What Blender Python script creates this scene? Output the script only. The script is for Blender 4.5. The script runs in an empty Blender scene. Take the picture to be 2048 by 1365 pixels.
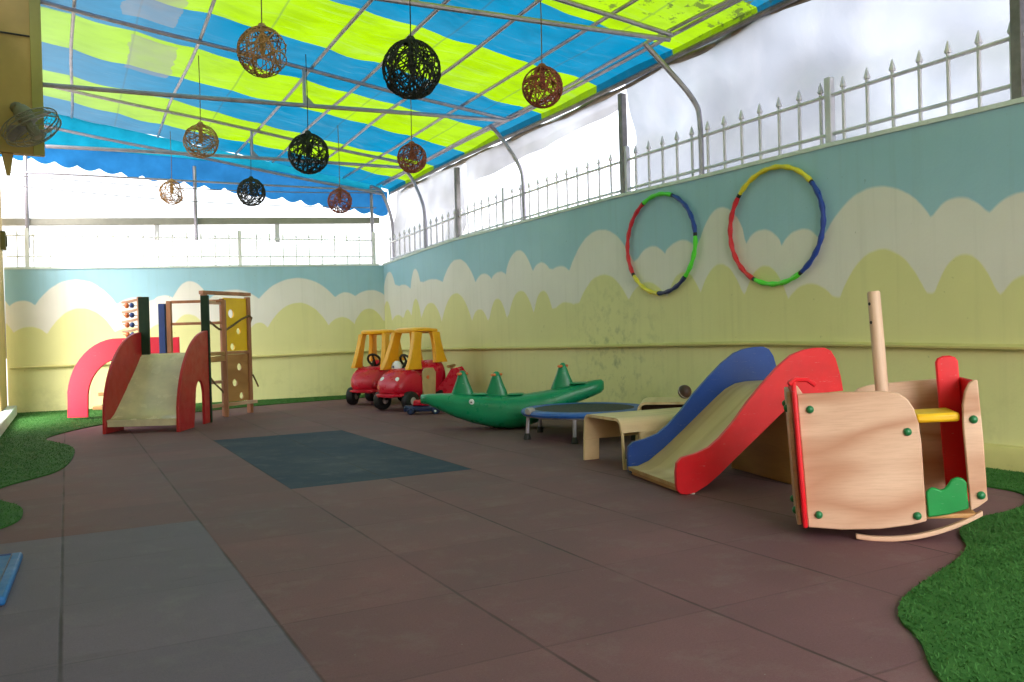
import bpy, bmesh, math, random
from mathutils import Vector, Matrix, Euler
random.seed(7)
R = math.radians
scene = bpy.context.scene
COL = scene.collection
pi = math.pi

# ------------------------------------------------------------------ helpers
class MB:
    """collects geometry, builds ONE mesh object"""
    def __init__(s): s.v = []; s.f = []
    def add(s, vs, fs):
        o = len(s.v); s.v += [tuple(x) for x in vs]; s.f += [tuple(i + o for i in f) for f in fs]
    def box(s, a, b, M=None):
        x0, y0, z0 = a; x1, y1, z1 = b
        vs = [Vector(p) for p in ((x0,y0,z0),(x1,y0,z0),(x1,y1,z0),(x0,y1,z0),(x0,y0,z1),(x1,y0,z1),(x1,y1,z1),(x0,y1,z1))]
        if M: vs = [M @ p for p in vs]
        s.add(vs, [(3,2,1,0),(4,5,6,7),(0,1,5,4),(1,2,6,5),(2,3,7,6),(3,0,4,7)])
    def tube(s, pts, r, n=8, closed=False, caps=True):
        pts = [Vector(p) for p in pts]; m = len(pts)
        rr = r if isinstance(r, (list, tuple)) else [r] * m
        rings = []; prev = None
        for i, p in enumerate(pts):
            if closed: t = pts[(i+1) % m] - pts[i-1]
            else: t = pts[min(i+1, m-1)] - pts[max(i-1, 0)]
            t.normalize()
            if prev is None:
                u = t.orthogonal().normalized()
            else:
                u = (prev - t * prev.dot(t)); u = u.normalized() if u.length > 1e-6 else t.orthogonal().normalized()
            prev = u; w = t.cross(u)
            rings.append([p + (u * math.cos(2*pi*k/n) + w * math.sin(2*pi*k/n)) * rr[i] for k in range(n)])
        vs = [q for ring in rings for q in ring]; fs = []
        for i in range(m if closed else m - 1):
            a = i * n; b = ((i + 1) % m) * n
            for k in range(n): fs.append((a+k, a+(k+1) % n, b+(k+1) % n, b+k))
        if caps and not closed:
            fs.append(tuple(range(n))[::-1]); fs.append(tuple((m-1)*n + k for k in range(n)))
        s.add(vs, fs)
    def prism(s, poly, t0, t1, ax='y'):
        """poly (a,b) extruded along ax from t0 to t1: 'y' -> (a,t,b), 'x' -> (t,a,b), 'z' -> (a,b,t)"""
        f = {'y': lambda a, b, t: (a, t, b), 'x': lambda a, b, t: (t, a, b), 'z': lambda a, b, t: (a, b, t)}[ax]
        n = len(poly); vs = [f(a, b, t0) for a, b in poly] + [f(a, b, t1) for a, b in poly]
        fs = [tuple(range(n)), tuple(range(2*n-1, n-1, -1))] + [(i, i+n, (i+1) % n + n, (i+1) % n) for i in range(n)]
        s.add(vs, fs)
    def strip(s, top, bot, t0, t1, ax='y'):
        """solid between two polylines of equal length (a,b), extruded"""
        f = {'y': lambda a, b, t: (a, t, b), 'x': lambda a, b, t: (t, a, b)}[ax]
        n = len(top)
        vs = [f(*p, t0) for p in top] + [f(*p, t0) for p in bot] + [f(*p, t1) for p in top] + [f(*p, t1) for p in bot]
        fs = []
        for i in range(n-1):
            fs += [(i, i+1, n+i+1, n+i), (2*n+i+1, 2*n+i, 3*n+i, 3*n+i+1), (i+1, i, 2*n+i, 2*n+i+1), (n+i, n+i+1, 3*n+i+1, 3*n+i)]
        fs += [(0, n, 3*n, 2*n), (2*n-1, n-1, 3*n-1, 4*n-1)]
        s.add(vs, fs)
    def loft(s, secs, n=24, e=2.6):
        """secs: (x, halfwidth, z0, z1[, yc]) superellipse sections along x"""
        vs = []; m = len(secs)
        for sec in secs:
            x, w, a, b = sec[:4]; yc = sec[4] if len(sec) > 4 else 0
            for k in range(n):
                t = 2*pi*k/n; c, d = math.cos(t), math.sin(t)
                vs.append((x, yc + w*math.copysign(abs(c)**(2/e), c), (a+b)/2 + (b-a)/2*math.copysign(abs(d)**(2/e), d)))
        fs = [(i*n+k, i*n+(k+1) % n, (i+1)*n+(k+1) % n, (i+1)*n+k) for i in range(m-1) for k in range(n)]
        fs += [tuple(range(n))[::-1], tuple((m-1)*n+k for k in range(n))]
        s.add(vs, fs)
    def lathe(s, prof, n=24, M=None):
        """prof (r,z) revolved about z"""
        m = len(prof); vs = []
        for r, z in prof:
            for k in range(n): vs.append(Vector((r*math.cos(2*pi*k/n), r*math.sin(2*pi*k/n), z)))
        if M: vs = [M @ v for v in vs]
        fs = [(i*n+k, i*n+(k+1) % n, (i+1)*n+(k+1) % n, (i+1)*n+k) for i in range(m-1) for k in range(n)]
        if prof[0][0] > 1e-6: fs.append(tuple(range(n))[::-1])
        if prof[-1][0] > 1e-6: fs.append(tuple((m-1)*n+k for k in range(n)))
        s.add(vs, fs)
    def mesh(s, name, smooth=True, ang=35):
        me = bpy.data.meshes.new(name); me.from_pydata(s.v, [], s.f)
        bm = bmesh.new(); bm.from_mesh(me); bmesh.ops.remove_doubles(bm, verts=bm.verts, dist=1e-5)
        bmesh.ops.recalc_face_normals(bm, faces=bm.faces); bm.to_mesh(me); bm.free()
        if smooth:
            me.polygons.foreach_set('use_smooth', [True]*len(me.polygons)); me.set_sharp_from_angle(angle=R(ang))
        me.update(); return me
    def build(s, name, mat, parent=None, bevel=0, smooth=True, ang=35):
        me = s.mesh(name, smooth, ang); me.materials.append(mat)
        o = bpy.data.objects.new(name, me); COL.objects.link(o)
        if parent: o.parent = parent
        if bevel:
            b = o.modifiers.new('bevel', 'BEVEL'); b.width = bevel; b.segments = 2; b.limit_method = 'ANGLE'; b.angle_limit = R(40)
        return o

def thing(name, label, cat, loc=(0,0,0), rot=(0,0,0), group=None):
    o = bpy.data.objects.new(name, None); COL.objects.link(o); o.location = loc; o.rotation_euler = rot
    o.empty_display_size = .1
    return tag(o, label, cat, group)
def tag(o, label, cat, group=None):
    o['label'] = label; o['category'] = cat
    if group: o['group'] = group
    return o
def struct(o, kind='structure'): o['kind'] = kind; return o
def copy_tree(o, parent=None):
    kids = list(o.children); c = o.copy(); COL.objects.link(c)
    if parent: c.parent = parent
    for k in kids: copy_tree(k, c)
    return c
def one(name, mat, parent, *boxes, bevel=.004):
    m = MB()
    for a, b in boxes: m.box(a, b)
    return m.build(name, mat, parent, bevel)
def arc(cx, cy, r, a0, a1, n=10, ry=None):
    ry = r if ry is None else ry
    return [(cx + r*math.cos(R(a0 + (a1-a0)*i/n)), cy + ry*math.sin(R(a0 + (a1-a0)*i/n))) for i in range(n+1)]
def smooth_poly(pts, it=2):
    for _ in range(it):
        q = []
        n = len(pts)
        for i in range(n):
            a, b = pts[i], pts[(i+1) % n]
            q += [(a[0]*.75+b[0]*.25, a[1]*.75+b[1]*.25), (a[0]*.25+b[0]*.75, a[1]*.25+b[1]*.75)]
        pts = q
    return pts
def interp(tab, x):
    if x <= tab[0][0]: return tab[0][1]
    for (a, va), (b, vb) in zip(tab, tab[1:]):
        if x <= b: return va + (vb-va)*(x-a)/(b-a)
    return tab[-1][1]

# ------------------------------------------------------------------ materials
def srgb(r, g, b):
    f = lambda c: c/12.92 if c <= .04045 else ((c+.055)/1.055)**2.4
    return (f(r/255), f(g/255), f(b/255), 1)
class N:
    def __init__(s, name):
        s.m = bpy.data.materials.new(name); s.m.use_nodes = True; s.t = s.m.node_tree
        s.b = s.t.nodes['Principled BSDF']; s.out = s.t.nodes['Material Output']
    def n(s, typ, **kw):
        x = s.t.nodes.new(typ)
        for k, v in kw.items():
            if k.startswith('i_'):
                key = k[2:]; key = int(key) if key.isdigit() else key.replace('_', ' ')
                x.inputs[key].default_value = v
            else: setattr(x, k, v)
        return x
    def l(s, a, b): s.t.links.new(a, b)
    def coord(s, kind='Object'): return s.n('ShaderNodeTexCoord').outputs[kind]
    def noise(s, scale, detail=3, rough=.5, vec=None, dist=0):
        x = s.n('ShaderNodeTexNoise', i_Scale=scale, i_Detail=detail, i_Roughness=rough, i_Distortion=dist)
        s.l(vec if vec is not None else s.coord(), x.inputs['Vector']); return x.outputs['Fac']
    def map(s, v, a, b, c=0, d=1):
        x = s.n('ShaderNodeMapRange'); x.inputs[1].default_value = a; x.inputs[2].default_value = b
        x.inputs[3].default_value = c; x.inputs[4].default_value = d; s.l(v, x.inputs[0]); return x.outputs[0]
    def math(s, op, a, b=None):
        x = s.n('ShaderNodeMath', operation=op)
        for i, v in enumerate((a, b)):
            if v is None: continue
            if isinstance(v, (int, float)): x.inputs[i].default_value = v
            else: s.l(v, x.inputs[i])
        return x.outputs[0]
    def mix(s, f, a, b, mode='MIX'):
        x = s.n('ShaderNodeMix', data_type='RGBA', blend_type=mode)
        for i, v in ((0, f), (6, a), (7, b)):
            if isinstance(v, (int, float)): x.inputs[i].default_value = v
            elif isinstance(v, (tuple, list)): x.inputs[i].default_value = v
            else: s.l(v, x.inputs[i])
        return x.outputs[2]
    def bump(s, h, strength=.3, dist=.01):
        x = s.n('ShaderNodeBump', i_Strength=strength, i_Distance=dist); s.l(h, x.inputs['Height']); s.l(x.outputs[0], s.b.inputs['Normal'])
    def scaled(s, sx, sy, sz, rot=(0,0,0)):
        x = s.n('ShaderNodeMapping'); x.inputs['Scale'].default_value = (sx, sy, sz); x.inputs['Rotation'].default_value = rot
        s.l(s.coord(), x.inputs['Vector']); return x.outputs[0]

def paint(name, rgb, rough=.45, var=.12, scale=6, bump=.0, metal=0, spec=.5, dirt=0, wear=0):
    a = N(name); c = rgb if len(rgb) == 4 else srgb(*rgb)
    dk = tuple(x*(1-var*1.6) for x in c[:3]) + (1,); lt = tuple(min(1, x*(1+var)) for x in c[:3]) + (1,)
    f = a.map(a.noise(scale, 5, .6), .3, .7)
    col = a.mix(f, dk, lt)
    if dirt:
        g = a.map(a.noise(scale*7, 4, .7), .62, .75, 0, dirt); col = a.mix(g, col, (.05, .045, .035, 1))
    if wear:
        sc = a.map(a.noise(22, 3, .6, a.scaled(1, 1, 6, (.5, .3, .9)), 1.5), .66, .74, 0, wear); col = a.mix(sc, col, (.55, .5, .46, 1))
        gr = a.map(a.noise(3.5, 6, .72), .5, .78, 0, wear*.9); col = a.mix(gr, col, tuple(x*.35+.02 for x in c[:3]) + (1,))
    a.l(col, a.b.inputs['Base Color'])
    a.b.inputs['Roughness'].default_value = rough; a.b.inputs['Metallic'].default_value = metal
    a.b.inputs['Specular IOR Level'].default_value = spec
    r = a.map(a.noise(scale*3, 4, .6), .3, .7, max(.05, rough-.1), min(1, rough+.12)); a.l(r, a.b.inputs['Roughness'])
    if bump: a.bump(a.noise(scale*20, 3, .6), bump, .003)
    return a.m
def wood(name, c1, c2, scale=7, rough=.5, stretch=(1, 1, 9), rings=True):
    a = N(name); v = a.scaled(*[max(.45, x*.42) for x in stretch])
    n1 = a.noise(scale*.3, 2, .45, v, .25)
    ring = a.math('PINGPONG', a.math('MULTIPLY', n1, 10.0), 1.0)
    fib = a.noise(scale*3, 5, .7, a.scaled(*[x*1.6 if x > 1 else .5 for x in stretch]))
    blot = a.noise(2.2, 3, .5)
    col = a.mix(a.map(blot, .3, .7), srgb(*c1), tuple(.45*p+.55*q for p, q in zip(srgb(*c1), srgb(*c2))))
    col = a.mix(a.map(ring, .25, 1, 0, .85), col, srgb(*c2))
    col = a.mix(a.map(fib, .45, .75, 0, .3), col, tuple(x*.74 for x in srgb(*c2)[:3]) + (1,))
    a.l(col, a.b.inputs['Base Color']); a.b.inputs['Roughness'].default_value = rough
    a.bump(fib, .05, .001); return a.m

M = {}
M['steel'] = paint('galvanised_steel', (166, 160, 174), .42, .15, 9, metal=.55, dirt=.25)
M['steel_dark'] = paint('weathered_steel', (132, 126, 130), .5, .2, 9, metal=.35, dirt=.4)
M['fence'] = paint('silver_fence_paint', (212, 208, 218), .42, .1, 9, metal=.2, dirt=.12)
M['fence_glare'] = paint('glare_fence_paint', (222, 222, 224), .45, .06, 9, dirt=.08)  # fence paint lightened so the far fence looks washed out by glare
M['beam'] = paint('grey_beam_paint', (150, 147, 140), .6, .1, 5, dirt=.2)
M['red'] = paint('red_board_paint', (222, 20, 36), .38, .1, 4, wear=0.3)
M['shaded_red'] = paint('shaded_red_board_paint', (186, 34, 40), .4, .08, 4, wear=0.35)  # red boards, shade on the slide sides put into the darker colour
M['arch_red'] = paint('bright_red_board_paint', (228, 38, 66), .4, .03, 3, wear=0.2)
M['blue'] = paint('blue_board_paint', (14, 62, 142), .38, .1, 4, wear=0.3)
M['navy'] = paint('navy_board_paint', (42, 66, 128), .45, .1, 4)
M['bottle'] = paint('bottle_green_paint', (8, 46, 22), .6, .1, 4)
M['green'] = paint('leaf_green_paint', (20, 138, 66), .4, .1, 4, wear=0.25)
M['bolt'] = paint('green_bolt_cap', (28, 112, 66), .35, .1, 8)
M['yellow'] = paint('yellow_board_paint', (252, 196, 34), .4, .08, 4, wear=0.2)
M['amber'] = paint('amber_plastic', (244, 172, 24), .38, .1, 4, wear=0.15)
M['car_red'] = paint('red_plastic', (206, 22, 52), .3, .05, 4, wear=0.2)
M['tan'] = paint('tan_plastic', (200, 172, 124), .45, .12, 6)
M['croc'] = paint('green_plastic', (16, 134, 92), .33, .14, 4, bump=.03, dirt=.15, wear=0.35)
M['orange'] = paint('orange_plastic', (226, 120, 70), .4, .1, 4)
M['black'] = paint('black_rubber', (26, 26, 27), .6, .2, 10)
M['hub'] = paint('grey_hub_plastic', (172, 160, 160), .4, .1, 8)
M['white'] = paint('white_plastic', (228, 230, 230), .35, .05, 8)
M['pupil'] = paint('blue_decal', (50, 80, 140), .35, .05, 8)
M['navy_plastic'] = paint('navy_plastic', (34, 48, 92), .4, .1, 8)
M['pad'] = paint('blue_vinyl_pad', (40, 92, 176), .4, .12, 5, bump=.05, wear=0.3)
M['net'] = paint('black_bounce_mat', (46, 46, 46), .7, .2, 20, bump=.1)
M['mat_blue'] = paint('blue_foam', (30, 100, 165), .6, .1, 8, bump=.1, wear=0.25)
M['pine'] = wood('pale_plywood', (230, 194, 168), (182, 128, 98), 6, .5, (1, 1, 5))
M['pine_dark'] = wood('honey_wood', (200, 150, 92), (162, 112, 66), 7, .5, (1, 1, 3))
M['ply'] = wood('bent_plywood', (228, 200, 160), (200, 166, 124), 7, .45, (1, 6, 1))
M['ply_edge'] = wood('slide_bed_wood', (214, 178, 126), (188, 146, 94), 7, .4, (1, 6, 1))
M['bed'] = paint('worn_slide_bed', (222, 206, 172), .22, .12, 3, dirt=.1, wear=0.35)
M['post_wood'] = wood('reddish_wood', (188, 128, 92), (150, 96, 66), 7, .5, (4, 4, 1))
M['mast'] = wood('dowel_wood', (222, 188, 164), (192, 152, 128), 8, .5, (5, 5, 1))
M['rope'] = paint('worn_rope', (120, 96, 66), .9, .25, 40)
M['twine_brown'] = paint('brown_twine', (176, 130, 84), .8, .2, 30)
M['twine_black'] = paint('black_twine', (36, 38, 34), .8, .2, 30)
M['twine_red'] = paint('russet_twine', (152, 78, 58), .8, .2, 30)
M['beige_wall'] = paint('beige_render', (206, 176, 120), .85, .1, 2, bump=.15, dirt=.1)
M['olive_panel'] = paint('ochre_panel_paint', (182, 152, 92), .8, .12, 1.5, bump=.1)
M['fan'] = paint('grey_fan_plastic', (132, 126, 114), .45, .12, 8)
M['coping'] = paint('pale_coping_render', (214, 222, 220), .8, .1, 6, dirt=.3)
M['ledge'] = paint('yellow_ledge_paint', (198, 186, 122), .7, .08, 3, dirt=.15)
M['brown_roll'] = paint('brown_tarp_roll', (140, 124, 110), .7, .25, 6)

def mural_material():
    a = N('mural_paint')
    def attr(n):
        x = a.n('ShaderNodeAttribute', attribute_name=n); return x.outputs['Fac']
    wob = a.map(a.noise(9, 3), .2, .8, -.006, .006)
    cl = a.map(a.math('ADD', attr('cloud'), wob), -.008, .008)
    hi = a.map(a.math('ADD', attr('hill'), wob), -.008, .008)
    n = a.noise(.9, 4, .6)
    sky = a.mix(a.map(n, .3, .7), srgb(144, 184, 202), srgb(160, 197, 214))
    cream = a.mix(a.map(n, .3, .7), srgb(216, 211, 204), srgb(228, 223, 217))
    hill = a.mix(a.map(n, .3, .7), srgb(210, 206, 146), srgb(220, 215, 157))
    col = a.mix(cl, sky, cream); col = a.mix(hi, col, hill)
    # grime: scuffs near the floor, specks, smudge cluster behind the toys
    co = a.coord(); sp = a.n('ShaderNodeSeparateXYZ'); a.l(co, sp.inputs[0])
    low = a.map(sp.outputs['Z'], .0, .5, 1, 0)
    f1 = a.map(a.noise(5, 6, .7), .5, .72); g1 = a.math('MULTIPLY', a.math('MULTIPLY', f1, low), .3)
    col = a.mix(g1, col, srgb(120, 116, 74))
    g2 = a.map(a.noise(26, 2, .5), .74, .79, 0, .35); col = a.mix(g2, col, srgb(98, 104, 84))
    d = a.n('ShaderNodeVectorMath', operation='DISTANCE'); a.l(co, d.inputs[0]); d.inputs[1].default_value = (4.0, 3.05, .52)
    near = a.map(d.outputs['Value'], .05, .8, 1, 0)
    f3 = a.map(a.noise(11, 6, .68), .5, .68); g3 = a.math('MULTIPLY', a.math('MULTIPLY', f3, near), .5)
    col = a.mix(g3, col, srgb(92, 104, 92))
    st = a.map(a.noise(3, 4, .6, a.scaled(5, 5, .25)), .52, .75, 0, .1); col = a.mix(st, col, srgb(120, 120, 96))
    a.l(col, a.b.inputs['Base Color']); a.b.inputs['Roughness'].default_value = .62
    a.b.inputs['Specular IOR Level'].default_value = .35
    a.bump(a.math('ADD', a.noise(60, 4, .6), a.math('MULTIPLY', a.noise(7, 5, .6), 1.6)), .22, .006); return a.m
M['mural'] = mural_material()

def floor_material():
    a = N('rubber_tiles'); co = a.coord(); sp = a.n('ShaderNodeSeparateXYZ'); a.l(co, sp.inputs[0])
    X, Y = sp.outputs['X'], sp.outputs['Y']; Yo = a.math('ADD', Y, .43)
    def seam(v):
        m = a.math('FRACT', a.math('ADD', a.math('DIVIDE', v, .5), .5)); d = a.math('ABSOLUTE', a.math('SUBTRACT', m, .5)); return d   # 0 on seam
    sx, sy = seam(X), seam(Yo)
    wob = a.map(a.noise(14, 2), .2, .8, -.003, .003)
    jx = a.map(a.math('ADD', sx, wob), .004, .014, 1, 0); jy = a.math('MULTIPLY', a.map(a.math('ADD', sy, wob), .004, .012, 1, 0), .4)
    jn = a.map(a.noise(2.2, 3), .35, .6, .25, 1); J = a.math('MULTIPLY', a.math('MAXIMUM', jx, jy), jn)
    cell = a.n('ShaderNodeCombineXYZ'); a.l(a.math('FLOOR', a.math('DIVIDE', X, .5)), cell.inputs[0]); a.l(a.math('FLOOR', a.math('DIVIDE', Yo, .5)), cell.inputs[1])
    wn = a.n('ShaderNodeTexWhiteNoise', noise_dimensions='3D'); a.l(cell.outputs[0], wn.inputs['Vector'])
    gran = a.math('ADD', a.math('MULTIPLY', a.noise(420, 2, .6), .6), a.math('MULTIPLY', a.noise(150, 3, .7), .4)); blot = a.noise(1.6, 5, .6)
    def tri(c1, c2): return a.mix(a.map(gran, .3, .7), c1, c2)
    red = tri((.124, .054, .066, 1), (.194, .093, .110, 1)); grey = tri((.104, .080, .118, 1), (.174, .132, .188, 1)); blu = tri((.008, .019, .046, 1), (.017, .035, .076, 1))
    lt = lambda v, t: a.math('LESS_THAN', v, t)
    gt = lambda v, t: a.math('GREATER_THAN', v, t)
    gm = a.math('MULTIPLY', lt(X, .5), lt(Y, 1.07))
    bm_ = a.math('MULTIPLY', a.math('MULTIPLY', gt(X, 1.0), lt(X, 2.0)), a.math('MULTIPLY', gt(Y, 1.57), lt(Y, 4.07)))
    col = a.mix(gm, red, grey); col = a.mix(bm_, col, blu)
    col = a.mix(1, col, a.mix(wn.outputs['Value'], (.91, .91, .92, 1), (1.08, 1.06, 1.05, 1)), 'MULTIPLY')
    col = a.mix(1, col, a.mix(a.map(blot, .3, .72), (.80, .80, .80, 1), (1.24, 1.22, 1.2, 1)), 'MULTIPLY')
    dust = a.map(a.noise(5, 7, .75), .52, .8, 0, .2); col = a.mix(dust, col, (.3, .28, .26, 1))
    bits = a.map(a.noise(95, 1, .4), .80, .82, 0, .5); col = a.mix(bits, col, (.35, .33, .3, 1)); sc = a.map(a.noise(2.5, 4, .6, a.scaled(1, 7, 1, (0, 0, .5)), 1), .62, .72, 0, .16); col = a.mix(sc, col, (.02, .016, .016, 1))
    col = a.mix(a.math('MULTIPLY', J, .68), col, (.02, .016, .015, 1))
    a.l(col, a.b.inputs['Base Color']); a.l(a.map(blot, .3, .7, .62, .82), a.b.inputs['Roughness'])
    a.b.inputs['Specular IOR Level'].default_value = .22
    h = a.math('SUBTRACT', a.math('MULTIPLY', gran, .35), J); a.bump(h, .35, .004); return a.m
M['floor'] = floor_material()

def turf_material():
    a = N('turf_green'); f = a.noise(9, 5, .65); g = a.noise(160, 2)
    col = a.mix(a.map(f, .3, .7), (.024, .092, .019, 1), (.049, .142, .034, 1)); col = a.mix(a.map(g, .5, .75, 0, .4), col, (.07, .18, .045, 1))
    a.l(col, a.b.inputs['Base Color']); a.b.inputs['Roughness'].default_value = .75; a.b.inputs['Specular IOR Level'].default_value = .1; return a.m
M['turf'] = turf_material()

def tarp_material():
    a = N('striped_tarp'); co = a.coord(); sp = a.n('ShaderNodeSeparateXYZ'); a.l(co, sp.inputs[0]); X, Y, Z = sp.outputs
    yy = a.math('ADD', Y, a.map(a.noise(1.2, 3), .2, .8, -.05, .05))
    edges = [-5.15, -4.2, -3.25, -2.3, -1.4, -.45, .45, 1.38, 2.3, 3.28, 4.2, 5.1, 6.0, 6.85, 7.85]
    ramp = a.n('ShaderNodeValToRGB'); cr = ramp.color_ramp; cr.interpolation = 'CONSTANT'
    Yl, Bl = (.115, .205, .0005, 1), (.0005, .070, .132, 1)
    col0 = Yl
    seq = []
    for i, e in enumerate(edges):
        # stripe 1.38-2.3 yellow, 2.3-3.28 blue, ... 7.85+ blue
        seq.append(((e + 7) / 16, Bl if (i % 2 == 0) else Yl))
    cr.elements[0].position = 0; cr.elements[0].color = Yl
    cr.elements[1].position = seq[0][0]; cr.elements[1].color = seq[0][1]
    for p_, c_ in seq[1:]:
        el = cr.elements.new(p_); el.color = c_
    a.l(a.math('DIVIDE', a.math('ADD', yy, 7), 16), ramp.inputs[0])
    col = a.mix(a.map(a.noise(1.5, 5, .6), .4, .8, 0, .06), ramp.outputs[0], (.16, .18, .17, 1))
    # sag and wrinkle shading and crease lines put into the colour, stitched seams
    sag_shade = a.map(a.noise(2.6, 6, .65, a.scaled(1, 1.8, 1), .5), .3, .72, .80, 1.14); col = a.mix(1, col, a.mix(sag_shade, (0, 0, 0, 1), (1, 1, 1, 1)), 'MULTIPLY')
    cre = a.map(a.noise(4.5, 3, .5, a.scaled(.35, 3.0, 1), 1.5),   .55, .7, 0, .07); col = a.mix(cre, col, (.16, .19, .19, 1))
    for xs in (.62, 1.55, 2.7, 3.63):
        dd = a.math('ABSOLUTE', a.math('SUBTRACT', X, xs)); col = a.mix(a.map(dd, .004, .012, .35, 0), col, (.02, .03, .03, 1))
    # grey rectangular patches
    def rect(x0, x1, y0, y1):
        w = a.map(a.noise(5, 3), .2, .8, -.04, .04); xx = a.math('ADD', X, w)
        return a.math('MULTIPLY', a.math('MULTIPLY', a.math('GREATER_THAN', xx, x0), a.math('LESS_THAN', xx, x1)), a.math('MULTIPLY', a.math('GREATER_THAN', Y, y0), a.math('LESS_THAN', Y, y1)))
    P_ = a.math('MAXIMUM', rect(.6, .98, 5.2, 6.1), rect(.5, .9, 3.9, 4.78)); col = a.mix(a.math('MULTIPLY', P_, a.map(a.noise(3, 4), .3, .7, .35, .7)), col, (.085, .08, .078, 1))
    # paler towards the left margin and the far end
    margin_mix = a.map(a.math('ADD', X, a.map(Y, 4, 8, 0, -.6)), 1.3, -.4, 0, .26); col = a.mix(margin_mix, col, (.15, .165, .18, 1))
    # leaves and mould lying on top
    nearness = a.map(Y, 3.4, 1.6, .0, 1)
    thr = a.math('SUBTRACT', .78, a.math('MULTIPLY', nearness, .25)); sn = a.noise(11, 5, .66)
    leaf = a.map(a.math('SUBTRACT', sn, thr), 0, .06, 0, .85); col = a.mix(leaf, col, (.035, .05, .012, 1))
    tr = a.n('ShaderNodeBsdfTranslucent'); df = a.n('ShaderNodeBsdfDiffuse'); gl = a.n('ShaderNodeBsdfGlossy', i_Roughness=.4); gl.inputs['Color'].default_value = (.5, .5, .5, 1)
    a.l(col, tr.inputs['Color']); a.l(col, df.inputs['Color'])
    m1 = a.n('ShaderNodeMixShader'); m1.inputs[0].default_value = .28; a.l(tr.outputs[0], m1.inputs[1]); a.l(df.outputs[0], m1.inputs[2])
    m2 = a.n('ShaderNodeMixShader'); m2.inputs[0].default_value = .015; a.l(m1.outputs[0], m2.inputs[1]); a.l(gl.outputs[0], m2.inputs[2])
    a.l(m2.outputs[0], a.out.inputs['Surface']); return a.m
M['tarp'] = tarp_material()
def cloth_translucent(name, rgb, diff=.3):
    a = N(name); f = a.noise(4, 4, .6); c = rgb
    col = a.mix(a.map(f, .3, .7), tuple(x*.8 for x in c) + (1,), tuple(min(1, x*1.15) for x in c) + (1,))
    tr = a.n('ShaderNodeBsdfTranslucent'); df = a.n('ShaderNodeBsdfDiffuse'); a.l(col, tr.inputs['Color']); a.l(col, df.inputs['Color'])
    m1 = a.n('ShaderNodeMixShader'); m1.inputs[0].default_value = diff; a.l(tr.outputs[0], m1.inputs[1]); a.l(df.outputs[0], m1.inputs[2])
    a.l(m1.outputs[0], a.out.inputs['Surface']); return a.m
M['valance'] = cloth_translucent('blue_valance', (.02, .15, .38), .3)
M['flap'] = cloth_translucent('cyan_flap', (.008, .23, .36), .2)
def film_material(name, clear=.05, tint=(.66, .71, .8)):
    a = N(name); f = a.noise(1.1, 3, .5); f2 = a.noise(2.6, 3, .5, a.scaled(1, 1, .7)); f3 = a.noise(5, 4, .55, a.scaled(1, 1, .8, (.5, 0, 0)))
    col = a.mix(a.map(f, .32, .68), tuple(x*.74 for x in tint) + (1,), tuple(min(1, x*1.18) for x in tint) + (1,))
    col = a.mix(a.map(f2, .5, .75, 0, .4), col, (tint[0]*.74, tint[1]*.82, tint[2]*.78, 1))
    tr = a.n('ShaderNodeBsdfTranslucent'); a.l(col, tr.inputs['Color'])
    tp = a.n('ShaderNodeBsdfTransparent'); tp.inputs['Color'].default_value = (.82, .86, .92, 1)
    gl = a.n('ShaderNodeBsdfGlossy', i_Roughness=.25)
    bp = a.n('ShaderNodeBump', i_Strength=.3, i_Distance=.03); a.l(f3, bp.inputs['Height']); a.l(bp.outputs[0], tr.inputs['Normal']); a.l(bp.outputs[0], gl.inputs['Normal'])
    m1 = a.n('ShaderNodeMixShader'); a.l(a.map(f, .4, .75, 0, clear*2), m1.inputs[0]); a.l(tr.outputs[0], m1.inputs[1]); a.l(tp.outputs[0], m1.inputs[2])
    m2 = a.n('ShaderNodeMixShader'); m2.inputs[0].default_value = .04; a.l(m1.outputs[0], m2.inputs[1]); a.l(gl.outputs[0], m2.inputs[2])
    a.l(m2.outputs[0], a.out.inputs['Surface']); return a.m
M['film'] = film_material('clouded_plastic_film', .02, (.30, .318, .362))
M['film_pale'] = film_material('pale_plastic_film', .12, (.36, .36, .385))

# ------------------------------------------------------------------ setting
o = MB(); o.box((-60, -60, -.5), (70, 80, -.03)); g = o.build('ground', paint('pale_bounce_ground', (186, 182, 172), .9, .15, .5)); struct(g)  # unseen ground added to bounce light, colour kept pale for it
o = MB(); o.add([(-.62, -6.5, 0), (4.40, -6.5, 0), (4.12, 8.6, 0), (-.62, 8.6, 0)], [(0, 1, 2, 3)]); f = o.build('floor', M['floor']); struct(f)

# walls ---------------------------------------------------------------
def heights(bumps, s):
    pts = sorted([(c-a, zj) for c, a, zj, zt in bumps] + [(c+a, zj) for c, a, zj, zt in bumps])
    h = interp(pts, s)
    for c, a, zj, zt in bumps:
        u = abs(s-c)/a
        if u < 1: h = max(h, zj + (zt-zj)*(1-u**2.2))
    return h
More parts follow.
